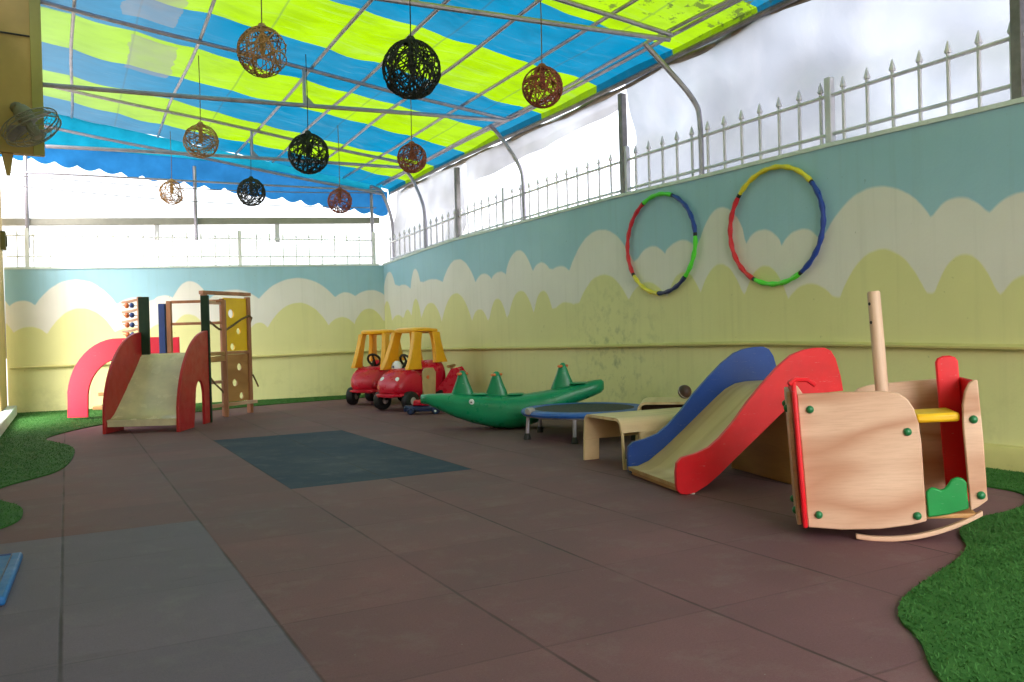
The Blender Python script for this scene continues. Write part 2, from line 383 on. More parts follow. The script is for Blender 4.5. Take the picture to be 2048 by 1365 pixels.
# bumps: (centre, half width, junction height, top height) along the wall
def bm_list(rows): return [((a+b)/2, abs(b-a)/2*1.03, (za+zb)/2-.012, zt) for a, b, za, zb, zt in rows]
CL_R= bm_list([(8.228, 8.54, 1.288, 1.297, 1.359), (7.914, 8.193, 1.314, 1.305, 1.384), (7.258, 7.885, 1.36, 1.318, 1.519), (6.89, 7.185, 1.278, 1.264, 1.345), (6.579, 6.869, 1.349, 1.271, 1.381), (6.152, 6.558, 1.406, 1.405, 1.581), (5.771, 6.094, 1.33, 1.366, 1.401), (5.442, 5.759, 1.327, 1.324, 1.393), (4.477, 5.367, 1.282, 1.331, 1.6), (3.854, 4.133, 1.394, 1.314, 1.414), (3.345, 3.808, 1.413, 1.398, 1.568), (3.048, 3.332, 1.355, 1.364, 1.39), (2.667, 3.036, 1.335, 1.325, 1.395), (1.829, 2.642, 1.395, 1.31, 1.604), (1.199, 1.828, 1.409, 1.377, 1.434), (0.923, 1.2, 1.459, 1.421, 1.597), (0.387, 0.901, 1.366, 1.372, 1.427), (0.008, 0.388, 1.537, 1.379, 1.629), (4.133, 4.477, 1.314, 1.282, 1.35)])
HI_R= bm_list([(8.273, 8.52, 0.878, 0.878, 0.958), (7.921, 8.238, 0.936, 0.881, 1.087), (7.326, 7.863, 0.907, 0.927, 1.162), (6.932, 7.259, 0.944, 0.911, 1.002), (6.566, 6.904, 0.995, 0.962, 1.144), (6.137, 6.526, 1.003, 1.011, 1.189), (5.781, 6.127, 1.024, 1.004, 1.164), (5.315, 5.746, 1.015, 1.011, 1.12), (4.621, 5.288, 1.031, 1.005, 1.222), (4.173, 4.616, 0.939, 0.935, 1.02), (3.861, 4.166, 1.003, 0.962, 1.146), (3.378, 3.833, 0.919, 1.004, 1.17), (2.958, 3.318, 0.918, 0.936, 1.116), (2.558, 2.914, 0.898, 0.919, 1.026), (1.8, 2.546, 0.954, 0.898, 1.228), (1.215, 1.76, 0.991, 0.973, 1.155), (0.907, 1.201, 1.014, 1.004, 1.225), (0.666, 0.907, 1.028, 1.014, 1.1), (-0.071, 0.253, 1.0, 0.976, 1.242), (0.251, 0.662, 0.963, 0.977, 1.048)])
CL_B= bm_list([(0.038, 0.314, 1.206, 1.255, 1.29), (0.298, 1.154, 1.237, 1.228, 1.532), (1.154, 1.562, 1.228, 1.266, 1.316), (1.563, 1.794, 1.291, 1.307, 1.345), (1.777, 2.181, 1.307, 1.323, 1.516), (2.181, 2.798, 1.304, 1.281, 1.409), (2.798, 3.766, 1.281, 1.313, 1.556), (3.765, 4.039, 1.299, 1.331, 1.371), (4.039, 4.435, 1.331, 1.335, 1.397), (-0.341, 0.048, 1.211, 1.217, 1.389)])
HI_B= bm_list([(0.07, 0.395, 0.937, 0.912, 0.991), (0.427, 1.113, 0.946, 0.895, 1.197), (1.113, 1.508, 0.895, 0.928, 0.962), (1.508, 1.761, 0.928, 0.952, 0.998), (1.761, 2.135, 0.952, 0.945, 1.109), (2.135, 2.672, 0.945, 0.952, 1.033), (2.691, 2.88, 0.964, 0.922, 0.988), (2.899, 3.663, 0.941, 0.925, 1.238), (3.669, 4.009, 0.925, 0.978, 1.041), (4.023, 4.397, 0.998, 0.998, 1.149), (-0.252, 0.07, 0.944, 0.937, 1.077)])
for k in range(5):
    CL_R.append((8.85 + k*.72, .42, 1.28, 1.42 + .1*(k % 3))); HI_R.append((8.9 + k*.66, .38, .88, 1.0 + .09*(k % 2)))

def wall_mesh(name, label, a, b, top, cl, hi, zbase_cl, zbase_hi, thick, s0, s1, ext):
    """wall from a toward b, s along it; painted face on the right-hand side of travel; top(s) gives its height"""
    a = Vector(a); b = Vector(b); d = (b-a).normalized(); nrm = Vector((-d.y, d.x, 0))*ext
    n = int((s1-s0)/.015); vs = []; fs = []; ca = []; ha = []
    rows = 5
    for i in range(n+1):
        s = s0 + (s1-s0)*i/n; t = top(s); hc = heights(cl, s); hh = heights(hi, s)
        for j in range(rows):
            z = t*j/(rows-1); q = a + d*s; vs.append((q.x, q.y, z)); ca.append(hc - z); ha.append(hh - z)
    for i in range(n):
        for j in range(rows-1):
            p = i*rows+j; fs.append((p, p+rows, p+rows+1, p+1))
    base = len(vs)
    for i in range(0, n+1):
        s = s0 + (s1-s0)*i/n; q = a + d*s + nrm*thick; vs += [(q.x, q.y, 0), (q.x, q.y, top(s))]; ca += [-1, -1]; ha += [-1, -1]
    for i in range(n):
        p = base+2*i; fs.append((p, p+1, p+3, p+2))
        fs.append((i*rows+rows-1, (i+1)*rows+rows-1, p+3, p+1))
    e = base+2*n; fs.append(tuple([j for j in range(rows)] + [base+1, base])); fs.append(tuple([n*rows+j for j in range(rows)][::-1] + [e, e+1]))
    me = bpy.data.meshes.new(name); me.from_pydata(vs, [], fs); me.update()
    for nm, data in (('cloud', ca), ('hill', ha)):
        at = me.attributes.new(nm, 'FLOAT', 'POINT'); at.data.foreach_set('value', data)
    me.materials.append(M['mural']); bm = bmesh.new(); bm.from_mesh(me); bmesh.ops.recalc_face_normals(bm, faces=bm.faces); bm.to_mesh(me); bm.free()
    o = bpy.data.objects.new(name, me); COL.objects.link(o); tag(o, label, 'wall'); o['kind'] = 'structure'
    return o, a, d, nrm
aR, bR = (3.84, 8.15, 0), (4.12, 0, 0); aB, bB = (-.57, 8.50, 0), (3.84, 8.15, 0)
topR = lambda s: interp([(0, 1.735), (1.3, 1.795), (2.15, 1.825), (3.2, 1.825), (5.2, 1.838), (6.1, 1.822), (7.25, 1.815), (8.4, 1.793), (12, 1.76)], s)
topB = lambda s: 1.655 + .018*s
ledR = lambda s: interp([(0, .58), (1.7, .592), (3.2, .605), (4.3, .61), (6.1, .628), (6.65, .632), (7.4, .62), (8.4, .6), (12, .59)], s)
ledB = lambda s: .512 + .0145*s
wr, A, D, NR = wall_mesh('right_wall', 'long right wall painted with cream clouds and yellow hills, hoops hanging on it', aR, bR, topR, CL_R, HI_R, 1.22, .9, .14, 0, 12.6, 1)
wb, AB, DB, NB = wall_mesh('back_wall', 'far end wall painted with clouds and yellow hills behind the slide tower', aB, bB, topB, CL_B, HI_B, 1.2, .9, .14, 0, 4.43, 1)
def trim(name, mat, parent, A, D, Nin, s0, s1, zf, prof, step=.2):
    """profile (outward, dz) swept along the wall at height zf(s)"""
    m = MB(); n = max(2, int((s1-s0)/step)); k = len(prof); vs = []; fs = []
    for i in range(n+1):
        s = s0 + (s1-s0)*i/n
        for u, dz in prof:
            q = A + D*s + Nin*u; vs.append((q.x, q.y, zf(s)+dz))
    for i in range(n):
        for j in range(k): fs.append((i*k+j, i*k+(j+1) % k, (i+1)*k+(j+1) % k, (i+1)*k+j))
    fs += [tuple(range(k)), tuple(n*k+j for j in range(k))[::-1]]
    m.add(vs, fs); return m.build(name, mat, parent, 0)
for W, A_, D_, N_, led, top, s1 in ((wr, A, D, -NR, ledR, topR, 12.5), (wb, AB, DB, -NB, ledB, topB, 4.36)):
    trim('ledge', M['ledge'], W, A_, D_, N_, .03, s1, led, [(.001, -.006), (.036, -.002), (.038, .010), (.03, .016), (.001, .022)])
    trim('coping', M['coping'], W, A_, D_, N_, -.0, s1, top, [(.012, -.006), (.012, .018), (-.155, .018), (-.155, -.006)])
trim('plinth', M['ledge'], wr, A, D, -NR, .3, 12.5, lambda s: 0, [(.001, .0), (.05, .0), (.05, .085), (.03, .12), (.001, .125)])

# left building wall ----------------------------------------------------
m = MB(); m.box((-.85, -6.5, 0), (-.57, 5.6, 3.5)); m.box((-.85, 7.30, 0), (-.57, 8.40, 2.78)); m.box((-.85, 5.6, -.02), (-.57, 7.30, .10)); lw = m.build('left_wall', M['beige_wall'], None, .01)  # unseen near stretch made tall and gap placed to steer the sun
tag(lw, 'tall plain beige building wall along the left edge', 'wall'); lw['kind'] = 'structure'
m = MB(); m.box((-.568, -6.4, .002), (-.47, 8.2, .11)); m.build('skirting', M['coping'], lw, .012)
t = thing('switch_box', 'small dark olive box fixed to the far end of the beige left wall', 'switch box', (-.57, 8.1, 1.93))
m = MB(); m.box((0, -.09, -.1), (.05, .09, .1)); m.build('housing', paint('olive_box', (104, 96, 52), .6), t, .008)
m = MB(); m.box((.051, -.05, -.06), (.062, .05, .05)); m.build('cover', paint('olive_cover', (92, 84, 44), .5), t, .004)
t = thing('hanging_panel', 'tall ochre panel hanging at the top left corner, the fan mounted on it', 'panel', (-.385, 4.78, 2.235))
m = MB(); m.box((-.42, 0, 0), (.31, .1, 1.5)); m.build('board', M['olive_panel'], t, .006)
m = MB(); m.box((.235, -.014, -.01), (.313, -.001, 1.5)); m.build('edge_trim', paint('olive_trim', (160, 150, 84), .7, .1, 3), t, .003)
m = MB(); m.tube([(-.42, -.012, .93), (.0, -.02, .905), (.235, -.012, .90)], .007, 6); m.build('cable', M['black'], t)
m = MB(); m.prism([(.02, 0), (.10, 0), (.075, -.17), (.05, -.17)], .03, .06); m.build('bracket', M['olive_panel'], t, .003)

# ------------------------------------------------------------------ turf
def turf(name, poly, label, dens, zoff=.004):
    poly = smooth_poly(poly, 2); n = len(poly); m = MB()
    m.add([(x, y, .008) for x, y in poly] + [(x, y, .001) for x, y in poly], [tuple(range(n))] + [(i, (i+1) % n, (i+1) % n+n, i+n) for i in range(n)])
    xs = [q[0] for q in poly]; ys = [q[1] for q in poly]
    def inside(x, y):
        c = False; j = n-1
        for i in range(n):
            if (poly[i][1] > y) != (poly[j][1] > y) and x < (poly[j][0]-poly[i][0])*(y-poly[i][1])/(poly[j][1]-poly[i][1]) + poly[i][0]: c = not c
            j = i
        return c
    cnt = int((max(xs)-min(xs))*(max(ys)-min(ys))*dens)
    vs = []; fs = []
    for _ in range(cnt):
        x = random.uniform(min(xs), max(xs)); y = random.uniform(min(ys), max(ys))
        if not inside(x, y): continue
        a = random.uniform(0, 2*pi); h = random.uniform(.004, .010); w = random.uniform(.0016, .0034)
        lx, ly = random.gauss(0, .007), random.gauss(0, .007); k = len(vs)
        vs += [(x-w*math.cos(a), y-w*math.sin(a), .007), (x+w*math.cos(a), y+w*math.sin(a), .007), (x+lx, y+ly, .007+h)]; fs.append((k, k+1, k+2))
    m.add(vs, fs)
    me = bpy.data.meshes.new(name); me.from_pydata(m.v, [], m.f); me.materials.append(M['turf']); me.update()
    o = bpy.data.objects.new(name, me); COL.objects.link(o); o['kind'] = 'stuff'; o['category'] = 'artificial grass'; o['label'] = label; return o
turf('turf', [(4.3, -3.2), (4.16, 1.1), (3.68, 1.0), (3.63, -.29), (3.62, -.5), (3.45, -.62), (3.25, -.69), (2.99, -.68), (2.75, -.78), (2.60, -.93), (2.34, -1.03), (2.0, -1.13), (1.83, -1.24), (1.76, -1.36), (1.6, -1.5), (1.52, -1.65), (1.7, -2.2), (2.6, -3.0)],
     'wavy patch of green artificial grass in the near right corner', 16000)
turf('turf', [(-.75, 8.9), (-.2, 8.75), (1.5, 8.55), (3.7, 8.4), (4.1, 8.3), (3.95, 7.9), (3.4, 7.6), (2.6, 7.5), (1.98, 7.35), (1.3, 7.0), (.7, 6.6), (.25, 6.1), (-.02, 5.55), (-.16, 5.1), (-.06, 4.75), (.05, 4.4), (.07, 4.0), (.035, 3.4), (-.03, 3.0), (-.15, 2.8), (-.29, 2.58), (-.34, 2.33), (-.26, 2.08), (-.18, 1.9), (-.155, 1.72), (-.16, 1.5), (-.23, 1.35), (-.4, 1.2), (-.62, 1.12), (-.75, 1.1), (-.75, 4.0)],
     'green artificial grass along the left and far walls', 5500)
t = thing('foam_mat', 'blue foam mat on the dark tiles at the left edge', 'mat', (-.33, .46, 0), (0, 0, R(-2)))
m = MB(); m.box((-.22, -.29, .002), (.2, .29, .03)); m.build('foam', M['mat_blue'], t, .008)
m = MB(); m.tube([(-.19, -.26, .031), (.17, -.26, .031), (.17, .26, .031), (-.19, .26, .031)], .003, 6, True); m.build('stitching', M['navy_plastic'], t)

# ------------------------------------------------------------------ fences
def fence(name, label, A_, D_, s0, s1, spacing, zr1, zr2, ztip, posts, topf, off, s_first, fm='fence', pr=.0106):
    root = thing(name, label, 'fence', tuple(A_ + D_*s0 + off), (0, 0, math.atan2(D_.y, D_.x)))
    L = s1-s0
    for zr in (zr1, zr2):
        m = MB(); n = 12
        m.tube([(L*i/n, 0, zr(s0+L*i/n)) for i in range(n+1)], pr*1.1, 8); m.build('rail', M[fm], root)
    m = MB(); m.tube([(0, 0, 0), (0, 0, .40)], pr, 8); m.lathe([(.0, .395), (pr*1.6, .395), (pr*1.85, .405), (pr*1.45, .42), (pr*.8, .45), (0, .475)], 8)
    me = m.mesh('picket'); me.materials.append(M[fm])
    s = s_first
    while s < s1:
        if s > s0 and min([abs(s-p) for p in posts]+[9]) > .05:
            q = bpy.data.objects.new('picket', me); COL.objects.link(q); q.parent = root
            zt = topf(s); q.location = (s-s0, 0, zt); q.scale = (1, 1, (ztip(s)-zt)/.475)
        s += spacing
    for p in posts:
        m = MB(); m.box((p-s0-.022, -.022, topf(p)-.0), (p-s0+.022, .022, ztip(p)+.01)); m.build('fence_post', M[fm], root, .004)
    return root
offR = NR*.05; offB = NB*.05
fence('iron_fence', 'silver spear topped fence running along the top of the long right wall', A, D, .12, 12.4, .1635,
      lambda s: interp([(0, 2.02), (2, 2.09), (4, 2.125), (12, 2.13)], s), lambda s: interp([(0, 1.80), (2, 1.86), (4, 1.89), (12, 1.90)], s),
      lambda s: interp([(0, 2.12), (2, 2.19), (3.3, 2.23), (12, 2.222)], s), [1.29, 3.25, 5.26, 7.24, 9.22], topR, offR, .145)
fence('iron_fence', 'spear topped fence lightened for glare along the top of the far end wall', AB, DB, .02, 4.33, .166,
      lambda s: 2.045+.006*s, lambda s: 1.80+.012*s, lambda s: 2.12+.012*s, [.23, .78, 2.58, 4.31], topB, offB, .13, 'fence_glare', .008)

# ------------------------------------------------------------------ canopy frame + tarp
zr = lambda x: 3.485 - .157*x
eb = Vector((4.41, -.35, 0)).normalized()
frame = thing('canopy_frame', 'grey steel tube frame holding up the striped canopy', 'canopy frame', (0, 0, 0))
def round3(pts, it=3):
    pts = [Vector(p) for p in pts]
    for _ in range(it):
        q = [pts[0]]
        for a_, b_ in zip(pts, pts[1:]): q += [a_.lerp(b_, .25), a_.lerp(b_, .75)]
        pts = q + [pts[-1]]
    return pts
def tb(name, pts, r, mat='steel', n=8):
    if name == 'wall_post': pts = round3(pts)
    m = MB(); m.tube(pts, r, n); return m.build(name, M[mat], frame)
for x in (.155, 1.08, 2.01, 2.45, 2.93, 3.40, 3.86):
    tb('purlin', [(x + .012*math.sin(y*1.7+x*5), y, zr(x)-.028 + .008*math.sin(y*2+x)) for y in [-4 + 12.4*i/24 for i in range(25)]], .0145)
for y0 in (-2.6, -.35, 2.02, 4.5, 6.84, 8.10):
    at = lambda x, y0=y0: y0 + .0794*(4.0-x)     # chords run parallel to the far wall
    last = y0 > 8
    zb = 2.80 if not last else 2.745
    drop = .062 if not last else .20
    x0 = -.10 if not last else -.5
    tb('top_chord', [(x, at(x), zr(x)-drop - .006*math.sin(x*3)) for x in [x0 + (3.86-x0)*i/10 for i in range(11)]], .018)
    tb('bottom_chord', [(x, at(x), zb+.012*math.sin(x*.8+y0)) for x in [x0 + (3.84-x0)*i/10 for i in range(11)]], .019 if not last else .012)
    for xs in ((1.93,) if not last else ()):
        tb('strut', [(xs, at(xs), zb), (xs, at(xs), zr(xs)-drop)], .015)
        m = MB(); m.prism([(xs, zb+.012), (xs+.09, zb+.012), (xs, zb+.1)], at(xs)-.004, at(xs)+.004); m.build('gusset', M['steel'], frame)
    # bent arm from the chord end down to the wall top
    if not last:
        s = (8.15-y0); xw = 3.84 + (4.12-3.84)*s/8.15 + .04
        tb('wall_post', [(3.74, at(3.84)+.16, 2.80), (3.83, at(3.84)+.15, 2.72), (xw-.01, y0+.02, 2.38), (xw, y0, 2.22), (xw, y0, 1.80)], .02)
for yp, zt in ((-.2, 2.74), (2.925, 2.67), (5.95, 2.64), (-3.2, 2.74)):
    s = 8.15-yp; xw = 3.84 + .28*s/8.15 + .045
    m = MB(); m.box((xw-.026, yp-.026, topR(s)), (xw+.026, yp+.026, zt)); m.build('post', M['steel_dark'], frame, .004)
    m = MB(); m.box((xw-.05, yp-.05, topR(s)), (xw+.05, yp+.05, topR(s)+.012)); m.build('base_plate', M['steel_dark'], frame, .002)
eave = [(4.0+.03*(8-y)/8, y, 2.74+.012*math.sin(y*1.3)) for y in [-4+12.2*i/16 for i in range(17)]]
tb('eave_tube', eave, .02, 'steel_dark')
tb('eave_tube', [(p[0]-.11, p[1], p[2]+.105) for p in eave], .016)
for s, z0, z1 in ((.24, 1.9, 2.98), (2.07, 2.03, 2.95), (4.30, 1.74, 2.8)):
    q = AB + DB*s + NB*.06; m = MB(); m.tube([(q.x, q.y, z0), (q.x, q.y, z1)], .022, 8); m.build('post', M['steel'], frame)
tb('wall_post', [(3.70, 8.2, 2.80), (3.80, 8.18, 2.78), (3.86, 8.15, 2.7), (3.95, 8.1, 2.42), (3.97, 8.09, 2.2), (3.97, 8.09, 1.74)], .022)
m = MB(); q0 = AB + DB*-.1 + NB*.1; q1 = AB + DB*4.42 + NB*.1
m.add([(q0.x, q0.y, 2.16), (q1.x, q1.y, 2.315), (q1.x, q1.y, 2.395), (q0.x, q0.y, 2.245), (q0.x, q0.y+.08, 2.16), (q1.x, q1.y+.08, 2.315), (q1.x, q1.y+.08, 2.395), (q0.x, q0.y+.08, 2.245)],
      [(0,1,2,3),(7,6,5,4),(0,4,5,1),(3,2,6,7),(0,3,7,4),(1,5,6,2)]); m.build('beam', M['beam'], frame, .006)
for s in (1.62, 3.06):
    q = AB + DB*s + NB*.14; m = MB(); m.box((q.x-.03, q.y-.02, 2.03), (q.x+.03, q.y+.02, 2.17+.034*s)); m.build('hanger', M['fence'], frame, .003)
for z0, z1 in ((2.72, 2.70), (2.60, 2.50)):
    m = MB(); m.tube([(-.45+4.2*i/12, 8.44-.027*i, z0+(z1-z0)*i/12 - .06*math.sin(pi*i/12)) for i in range(13)], .006, 6); m.build('cable', M['steel_dark'], frame)

# tarp sheet, gently sagging between purlins
tarp = thing('tarp_canopy', 'blue and yellow striped tarpaulin roof stretched over the steel frame', 'canopy', (0, 0, 0))
nx, ny = 60, 200; vs = []; fs = []
for i in range(nx+1):
    x = -.62 + 4.70*i/nx
    for j in range(ny+1):
        y = -5.9 + 14.45*j/ny  # sheet runs on unseen behind the camera to keep the sun out
        sag = .016*abs(math.sin((x-.155)/.465*pi)) + .010*math.sin(y*3.1+x*2) + .006*math.sin(y*7-x*5) + .006*math.sin(x*9+y*2.3)*math.sin(y*4.1)
        vs.append((x, y, zr(x)+.012 - sag*.9))
for i in range(nx):
    for j in range(ny): k = i*(ny+1)+j; fs.append((k, k+ny+1, k+ny+2, k+1))
# hem folded down along the right eave
b0 = len(vs); k0 = nx*(ny+1)
for j in range(ny+1):
    y = -5.9 + 14.45*j/ny; vs.append((4.085+.004*math.sin(y*9), y, 2.765+.012*math.sin(y*1.3)))
for j in range(ny): fs.append((k0+j, b0+j, b0+j+1, k0+j+1))
m = MB(); m.add(vs, fs); sheet = m.build('sheet', M['tarp'], tarp, ang=60)
m = MB(); rl = [(4.075+.01*math.sin(y*4), y, 2.725+.012*math.sin(y*1.3)+.01*math.sin(y*6)) for y in [-4+12*i/60 for i in range(61)]]
m.tube(rl, [.019+.007*math.sin(i*.9)+.005*math.sin(i*2.3) for i in range(61)], 8); m.build('edge_roll', M['brown_roll'], tarp)
# cyan rear flap sloping down from the roof edge, then the scalloped blue valance below it
vtop = lambda x: interp([(-.7, 3.15), (-.1, 3.115), (1.9, 3.02), (2.46, 2.95), (3.4, 2.80), (4.1, 2.72)], x)
m = MB(); n = 120; vs = []; fs = []
for i in range(n+1):
    x = -.60 + 4.55*i/n
    for j in range(4):
        u = j/3; vs.append((x, 8.5+.05*u-.079*x*u + .006*math.sin(x*21)*u, (zr(x)-.004)*(1-u) + vtop(x)*u - .015*math.sin(pi*u)))
for i in range(n):
    for j in range(3): k = i*4+j; fs.append((k, k+4, k+5, k+1))
m.add(vs, fs); m.build('rear_flap', M['flap'], tarp, ang=80)
m = MB(); n = 260; vs = []; fs = []
for i in range(n+1):
    x = -.60 + 4.55*i/n; y = 8.545 - .079*x + .02*math.sin(x*9)
    zt = vtop(x)+.004; zb = min(zt-.02, 2.935 - .121*(x+.1) - .05*abs(math.sin(pi*(x+.03)/.235)))
    for j in range(5): vs.append((x, y + .012*math.sin(x*23+j)*j/4, zt+(zb-zt)*j/4))
for i in range(n):
    for j in range(4): k = i*5+j; fs.append((k, k+5, k+6, k+1))
m.add(vs, fs); m.build('valance', M['valance'], tarp, ang=80)

# plastic side curtains -------------------------------------------------
def film(label, s0, s1, ztop, zbot, mat, amp=.03, seed=0):
    rnd = random.Random(seed); ph = [rnd.uniform(0, 6) for _ in range(6)]
    nx_, nz_ = int((s1-s0)/.05), 24; vs = []; fs = []
    for i in range(nx_+1):
        s = s0+(s1-s0)*i/nx_; a_, b_ = zbot(s), ztop(s)
        for j in range(nz_+1):
            v = j/nz_; z = a_+(b_-a_)*v
            u = .14 + amp*(math.sin(s*7+z*5+ph[0]) + .7*math.sin(s*13-z*9+ph[1]) + .5*math.sin(s*3+z*17+ph[2]) + .8*math.sin(s*4.2-z*3+ph[3]))*(1-v*.7)
            ut = 4.055 - (A + D*s).x; u += (ut-.14)*max(0, (v-.5)/.5)**1.3
            q = A + D*s + NR*u; vs.append((q.x, q.y, z))
    for i in range(nx_):
        for j in range(nz_): k = i*(nz_+1)+j; fs.append((k, k+nz_+1, k+nz_+2, k+1))
    m = MB(); m.add(vs, fs); o = m.build('plastic_curtain', mat, None, ang=80)
    return tag(o, label, 'plastic sheet', 'plastic sheets hung behind the right fence')
film('crumpled translucent plastic sheet nearest the far corner, behind the fence', .02, 2.18, lambda s: 2.74, lambda s: topR(s)+.0, M['film_pale'], .03, 1)
film('narrow translucent sheet sagging under the eave above the bright open gap', 2.24, 5.18, lambda s: 2.72, lambda s: 2.60 - .17*(1-(s-2.24)/2.94)-.006*math.sin(s*5), M['film_pale'], .012, 2)
film('widest cloudy blue grey plastic sheet behind the fence above the hoops', 5.27, 8.32, lambda s: 2.765, lambda s: topR(s)+.0, M['film'], .03, 3)
film('cloudy plastic sheet at the right edge beyond the thick post', 8.38, 11.3, lambda s: 2.765, lambda s: topR(s)+.0, M['film'], .03, 4)

# ------------------------------------------------------------------ string ball lanterns
def lantern(loc, rad, kind, label, seed):
    rnd = random.Random(seed); mat = M['twine_'+kind]; n = {'brown': 26, 'black': 42, 'red': 36}[kind]
    root = thing('string_lantern', label, 'lantern', loc, group='string ball lanterns hanging from the canopy')
    m = MB()
    for _ in range(n):
        ax = Vector((rnd.gauss(0, 1), rnd.gauss(0, 1), rnd.gauss(0, 1))).normalized(); u = ax.orthogonal().normalized(); w = ax.cross(u)
        off = rnd.uniform(-.55, .55); rr = math.sqrt(1-off*off); k = rnd.uniform(.97, 1.02)
        m.tube([(u*math.cos(2*pi*i/26)*rr + w*math.sin(2*pi*i/26)*rr + ax*off)*rad*k for i in range(26)], rnd.uniform(.0022, .0042) if kind != 'black' else rnd.uniform(.003, .0052), 4, True)
    m.build('string_shell', mat, root)
    m = MB(); m.lathe([(.0, rad*1.17), (.018, rad*1.16), (.03, rad*1.04), (.05, rad*.95), (.0, rad*.94)], 10); m.build('top_knot', mat, root)
    m = MB(); m.lathe([(0, -rad*.12), (.012, -rad*.12), (.02, rad*.1), (.018, rad*.5), (.012, rad*.95), (0, rad*.95)], 10); m.build('bulb_holder', mat, root)
    m = MB(); m.tube([(0, 0, rad*1.12), (.004, 0, (rad+zr(loc[0])-loc[2])*.5), (0, 0, zr(loc[0])-loc[2]-.02)], .0035, 6); m.build('cord', M['rope'] if kind != 'black' else M['black'], root)
LAN = [((1.137, 2.574, 2.503), .149, 'brown', 'nearest pale brown string ball lantern at the upper left'),
       ((1.133, 5.182, 2.529), .146, 'brown', 'pale brown string ball lantern in the middle of the left row'),
       ((1.192, 8.05, 2.549), .14, 'brown', 'farthest washed out brown string ball lantern against the white sky'),
       ((1.861, 1.96, 2.307), .168, 'black', 'largest black string ball lantern, nearest of the black ones'),
       ((1.891, 4.437, 2.325), .168, 'black', 'black string ball lantern halfway down the centre row'),
       ((1.996, 7.442, 2.498), .16, 'black', 'farthest black string ball lantern below the blue scalloped fringe'),
       ((2.688, 1.859, 2.272), .124, 'red', 'nearest russet string ball lantern below the right yellow stripes'),
       ((2.702, 4.118, 2.284), .124, 'red', 'russet string ball lantern halfway along the right row'),
       ((2.673, 6.173, 2.231), .128, 'red', 'farthest russet string ball lantern near the corner post')]
for i, (l, r_, k, lab) in enumerate(LAN): lantern(l, r_, k, lab, 20+i)

# ------------------------------------------------------------------ wall fan
fan = thing('wall_fan', 'grey caged wall fan tilted downward on the ochre panel', 'fan', (-.150, 4.5, 2.375))
cr_, cu_, cf_ = None, None, None
nrm = Vector((.45, -.22, -.87)).normalized(); Q = nrm.to_track_quat('Z', 'Y').to_matrix().to_4x4()
m = MB()
for rr, zz in ((.2, 0), (.2, .035), (.205, -.03), (.15, .07), (.10, .085), (.15, -.06), (.055, .09)):
    m.tube([Q @ Vector((rr*math.cos(2*pi*i/32), rr*math.sin(2*pi*i/32), zz)) for i in range(32)], .005 if rr > .19 else .003, 6, True)
for i in range(30):
    a_ = 2*pi*i/30
    m.tube([Q @ Vector((r0*math.cos(a_), r0*math.sin(a_), z0)) for r0, z0 in ((.03, .09), (.1, .085), (.15, .07), (.19, .045), (.205, 0), (.19, -.04), (.15, -.06), (.06, -.075))], .0018, 4)
m.build('cage', M['fan'], fan)
m = MB()
for k in range(3):
    for sgn in (0,):
        vs = []; fs = []
        for i in range(7):
            r0 = .03+.15*i/6; w0 = .25+.5*math.sin(pi*min(1, i/5)*.6)
            for j in range(5):
                a_ = 2*pi*k/3 + (j/4-.5)*w0*1.6; vs.append(Q @ Vector((r0*math.cos(a_), r0*math.sin(a_), .02*(j/4-.5)*2)))
        for i in range(6):
            for j in range(4): q_ = i*5+j; fs.append((q_, q_+5, q_+6, q_+1))
        m.add(vs, fs)
m.build('blades', M['steel_dark'], fan)
m = MB(); m.lathe([(0, .095), (.035, .09), (.04, .03), (.035, -.02), (.06, -.05), (.065, -.13), (.045, -.17), (0, -.175)], 20, Q); m.build('motor_housing', M['fan'], fan)
m = MB(); b0 = Q @ Vector((0, 0, -.14)); m.tube([b0, b0 + Vector((-.02, .05, .05)), Vector((-.10, .25, .19)), Vector((-.10, .279, .20))], [.024, .026, .03, .05], 10); m.build('bracket_arm', M['fan'], fan)

# ------------------------------------------------------------------ hoops
def hoop(cy, cz, ry, rz, segs, label):
    s = 8.15-cy; p0 = A + D*s - NR*.012
    root = thing('hula_hoop', label, 'hoop', (p0.x, p0.y, cz), (0, 0, math.atan2(D.y, D.x)), group='hoops hung on the right wall')
    for a0, a1, mt in segs:      # clock angle: 0 = top, clockwise as seen from the room
        m = MB(); n = max(6, int(abs(a1-a0)/4)); pts = []; rs = []
        for i in range(n+1):
            t_ = R(a0+1 + (a1-a0-2)*i/n); pts.append((math.sin(t_)*ry, -.014, math.cos(t_)*rz)); rs.append(.0155 + .0028*math.sin((a0+(a1-a0)*i/n)*.42))
        m.tube(pts, rs, 10); m.build('segment', M['hoop_'+mt], root)
        m = MB(); t_ = R(a1); tn = Vector((math.cos(t_), 0, -math.sin(t_))); c_ = Vector((math.sin(t_)*ry, -.014, math.cos(t_)*rz))
        m.tube([c_-tn*.012, c_+tn*.012], .0145, 8); m.build('joint', M['black'], root)
for nme, c_ in (('red', (206, 34, 48)), ('blue', (32, 62, 150)), ('navy', (30, 36, 96)), ('green', (84, 214, 52)), ('yellow', (222, 206, 46))): M['hoop_'+nme] = paint('hoop_'+nme, c_, .35, .08, 10)
hoop(2.42, 1.397, .392, .373, [(-27, 24, 'green'), (24, 86, 'blue'), (86, 136, 'green'), (136, 184, 'navy'), (184, 236, 'yellow'), (236, 333, 'red')], 'smaller looking hoop with green top and yellow lower left piece')
hoop(1.30, 1.390, .385, .372, [(-50, 52, 'yellow'), (52, 148, 'blue'), (148, 208, 'green'), (208, 310, 'red')], 'larger looking hoop with yellow top and blue right side')

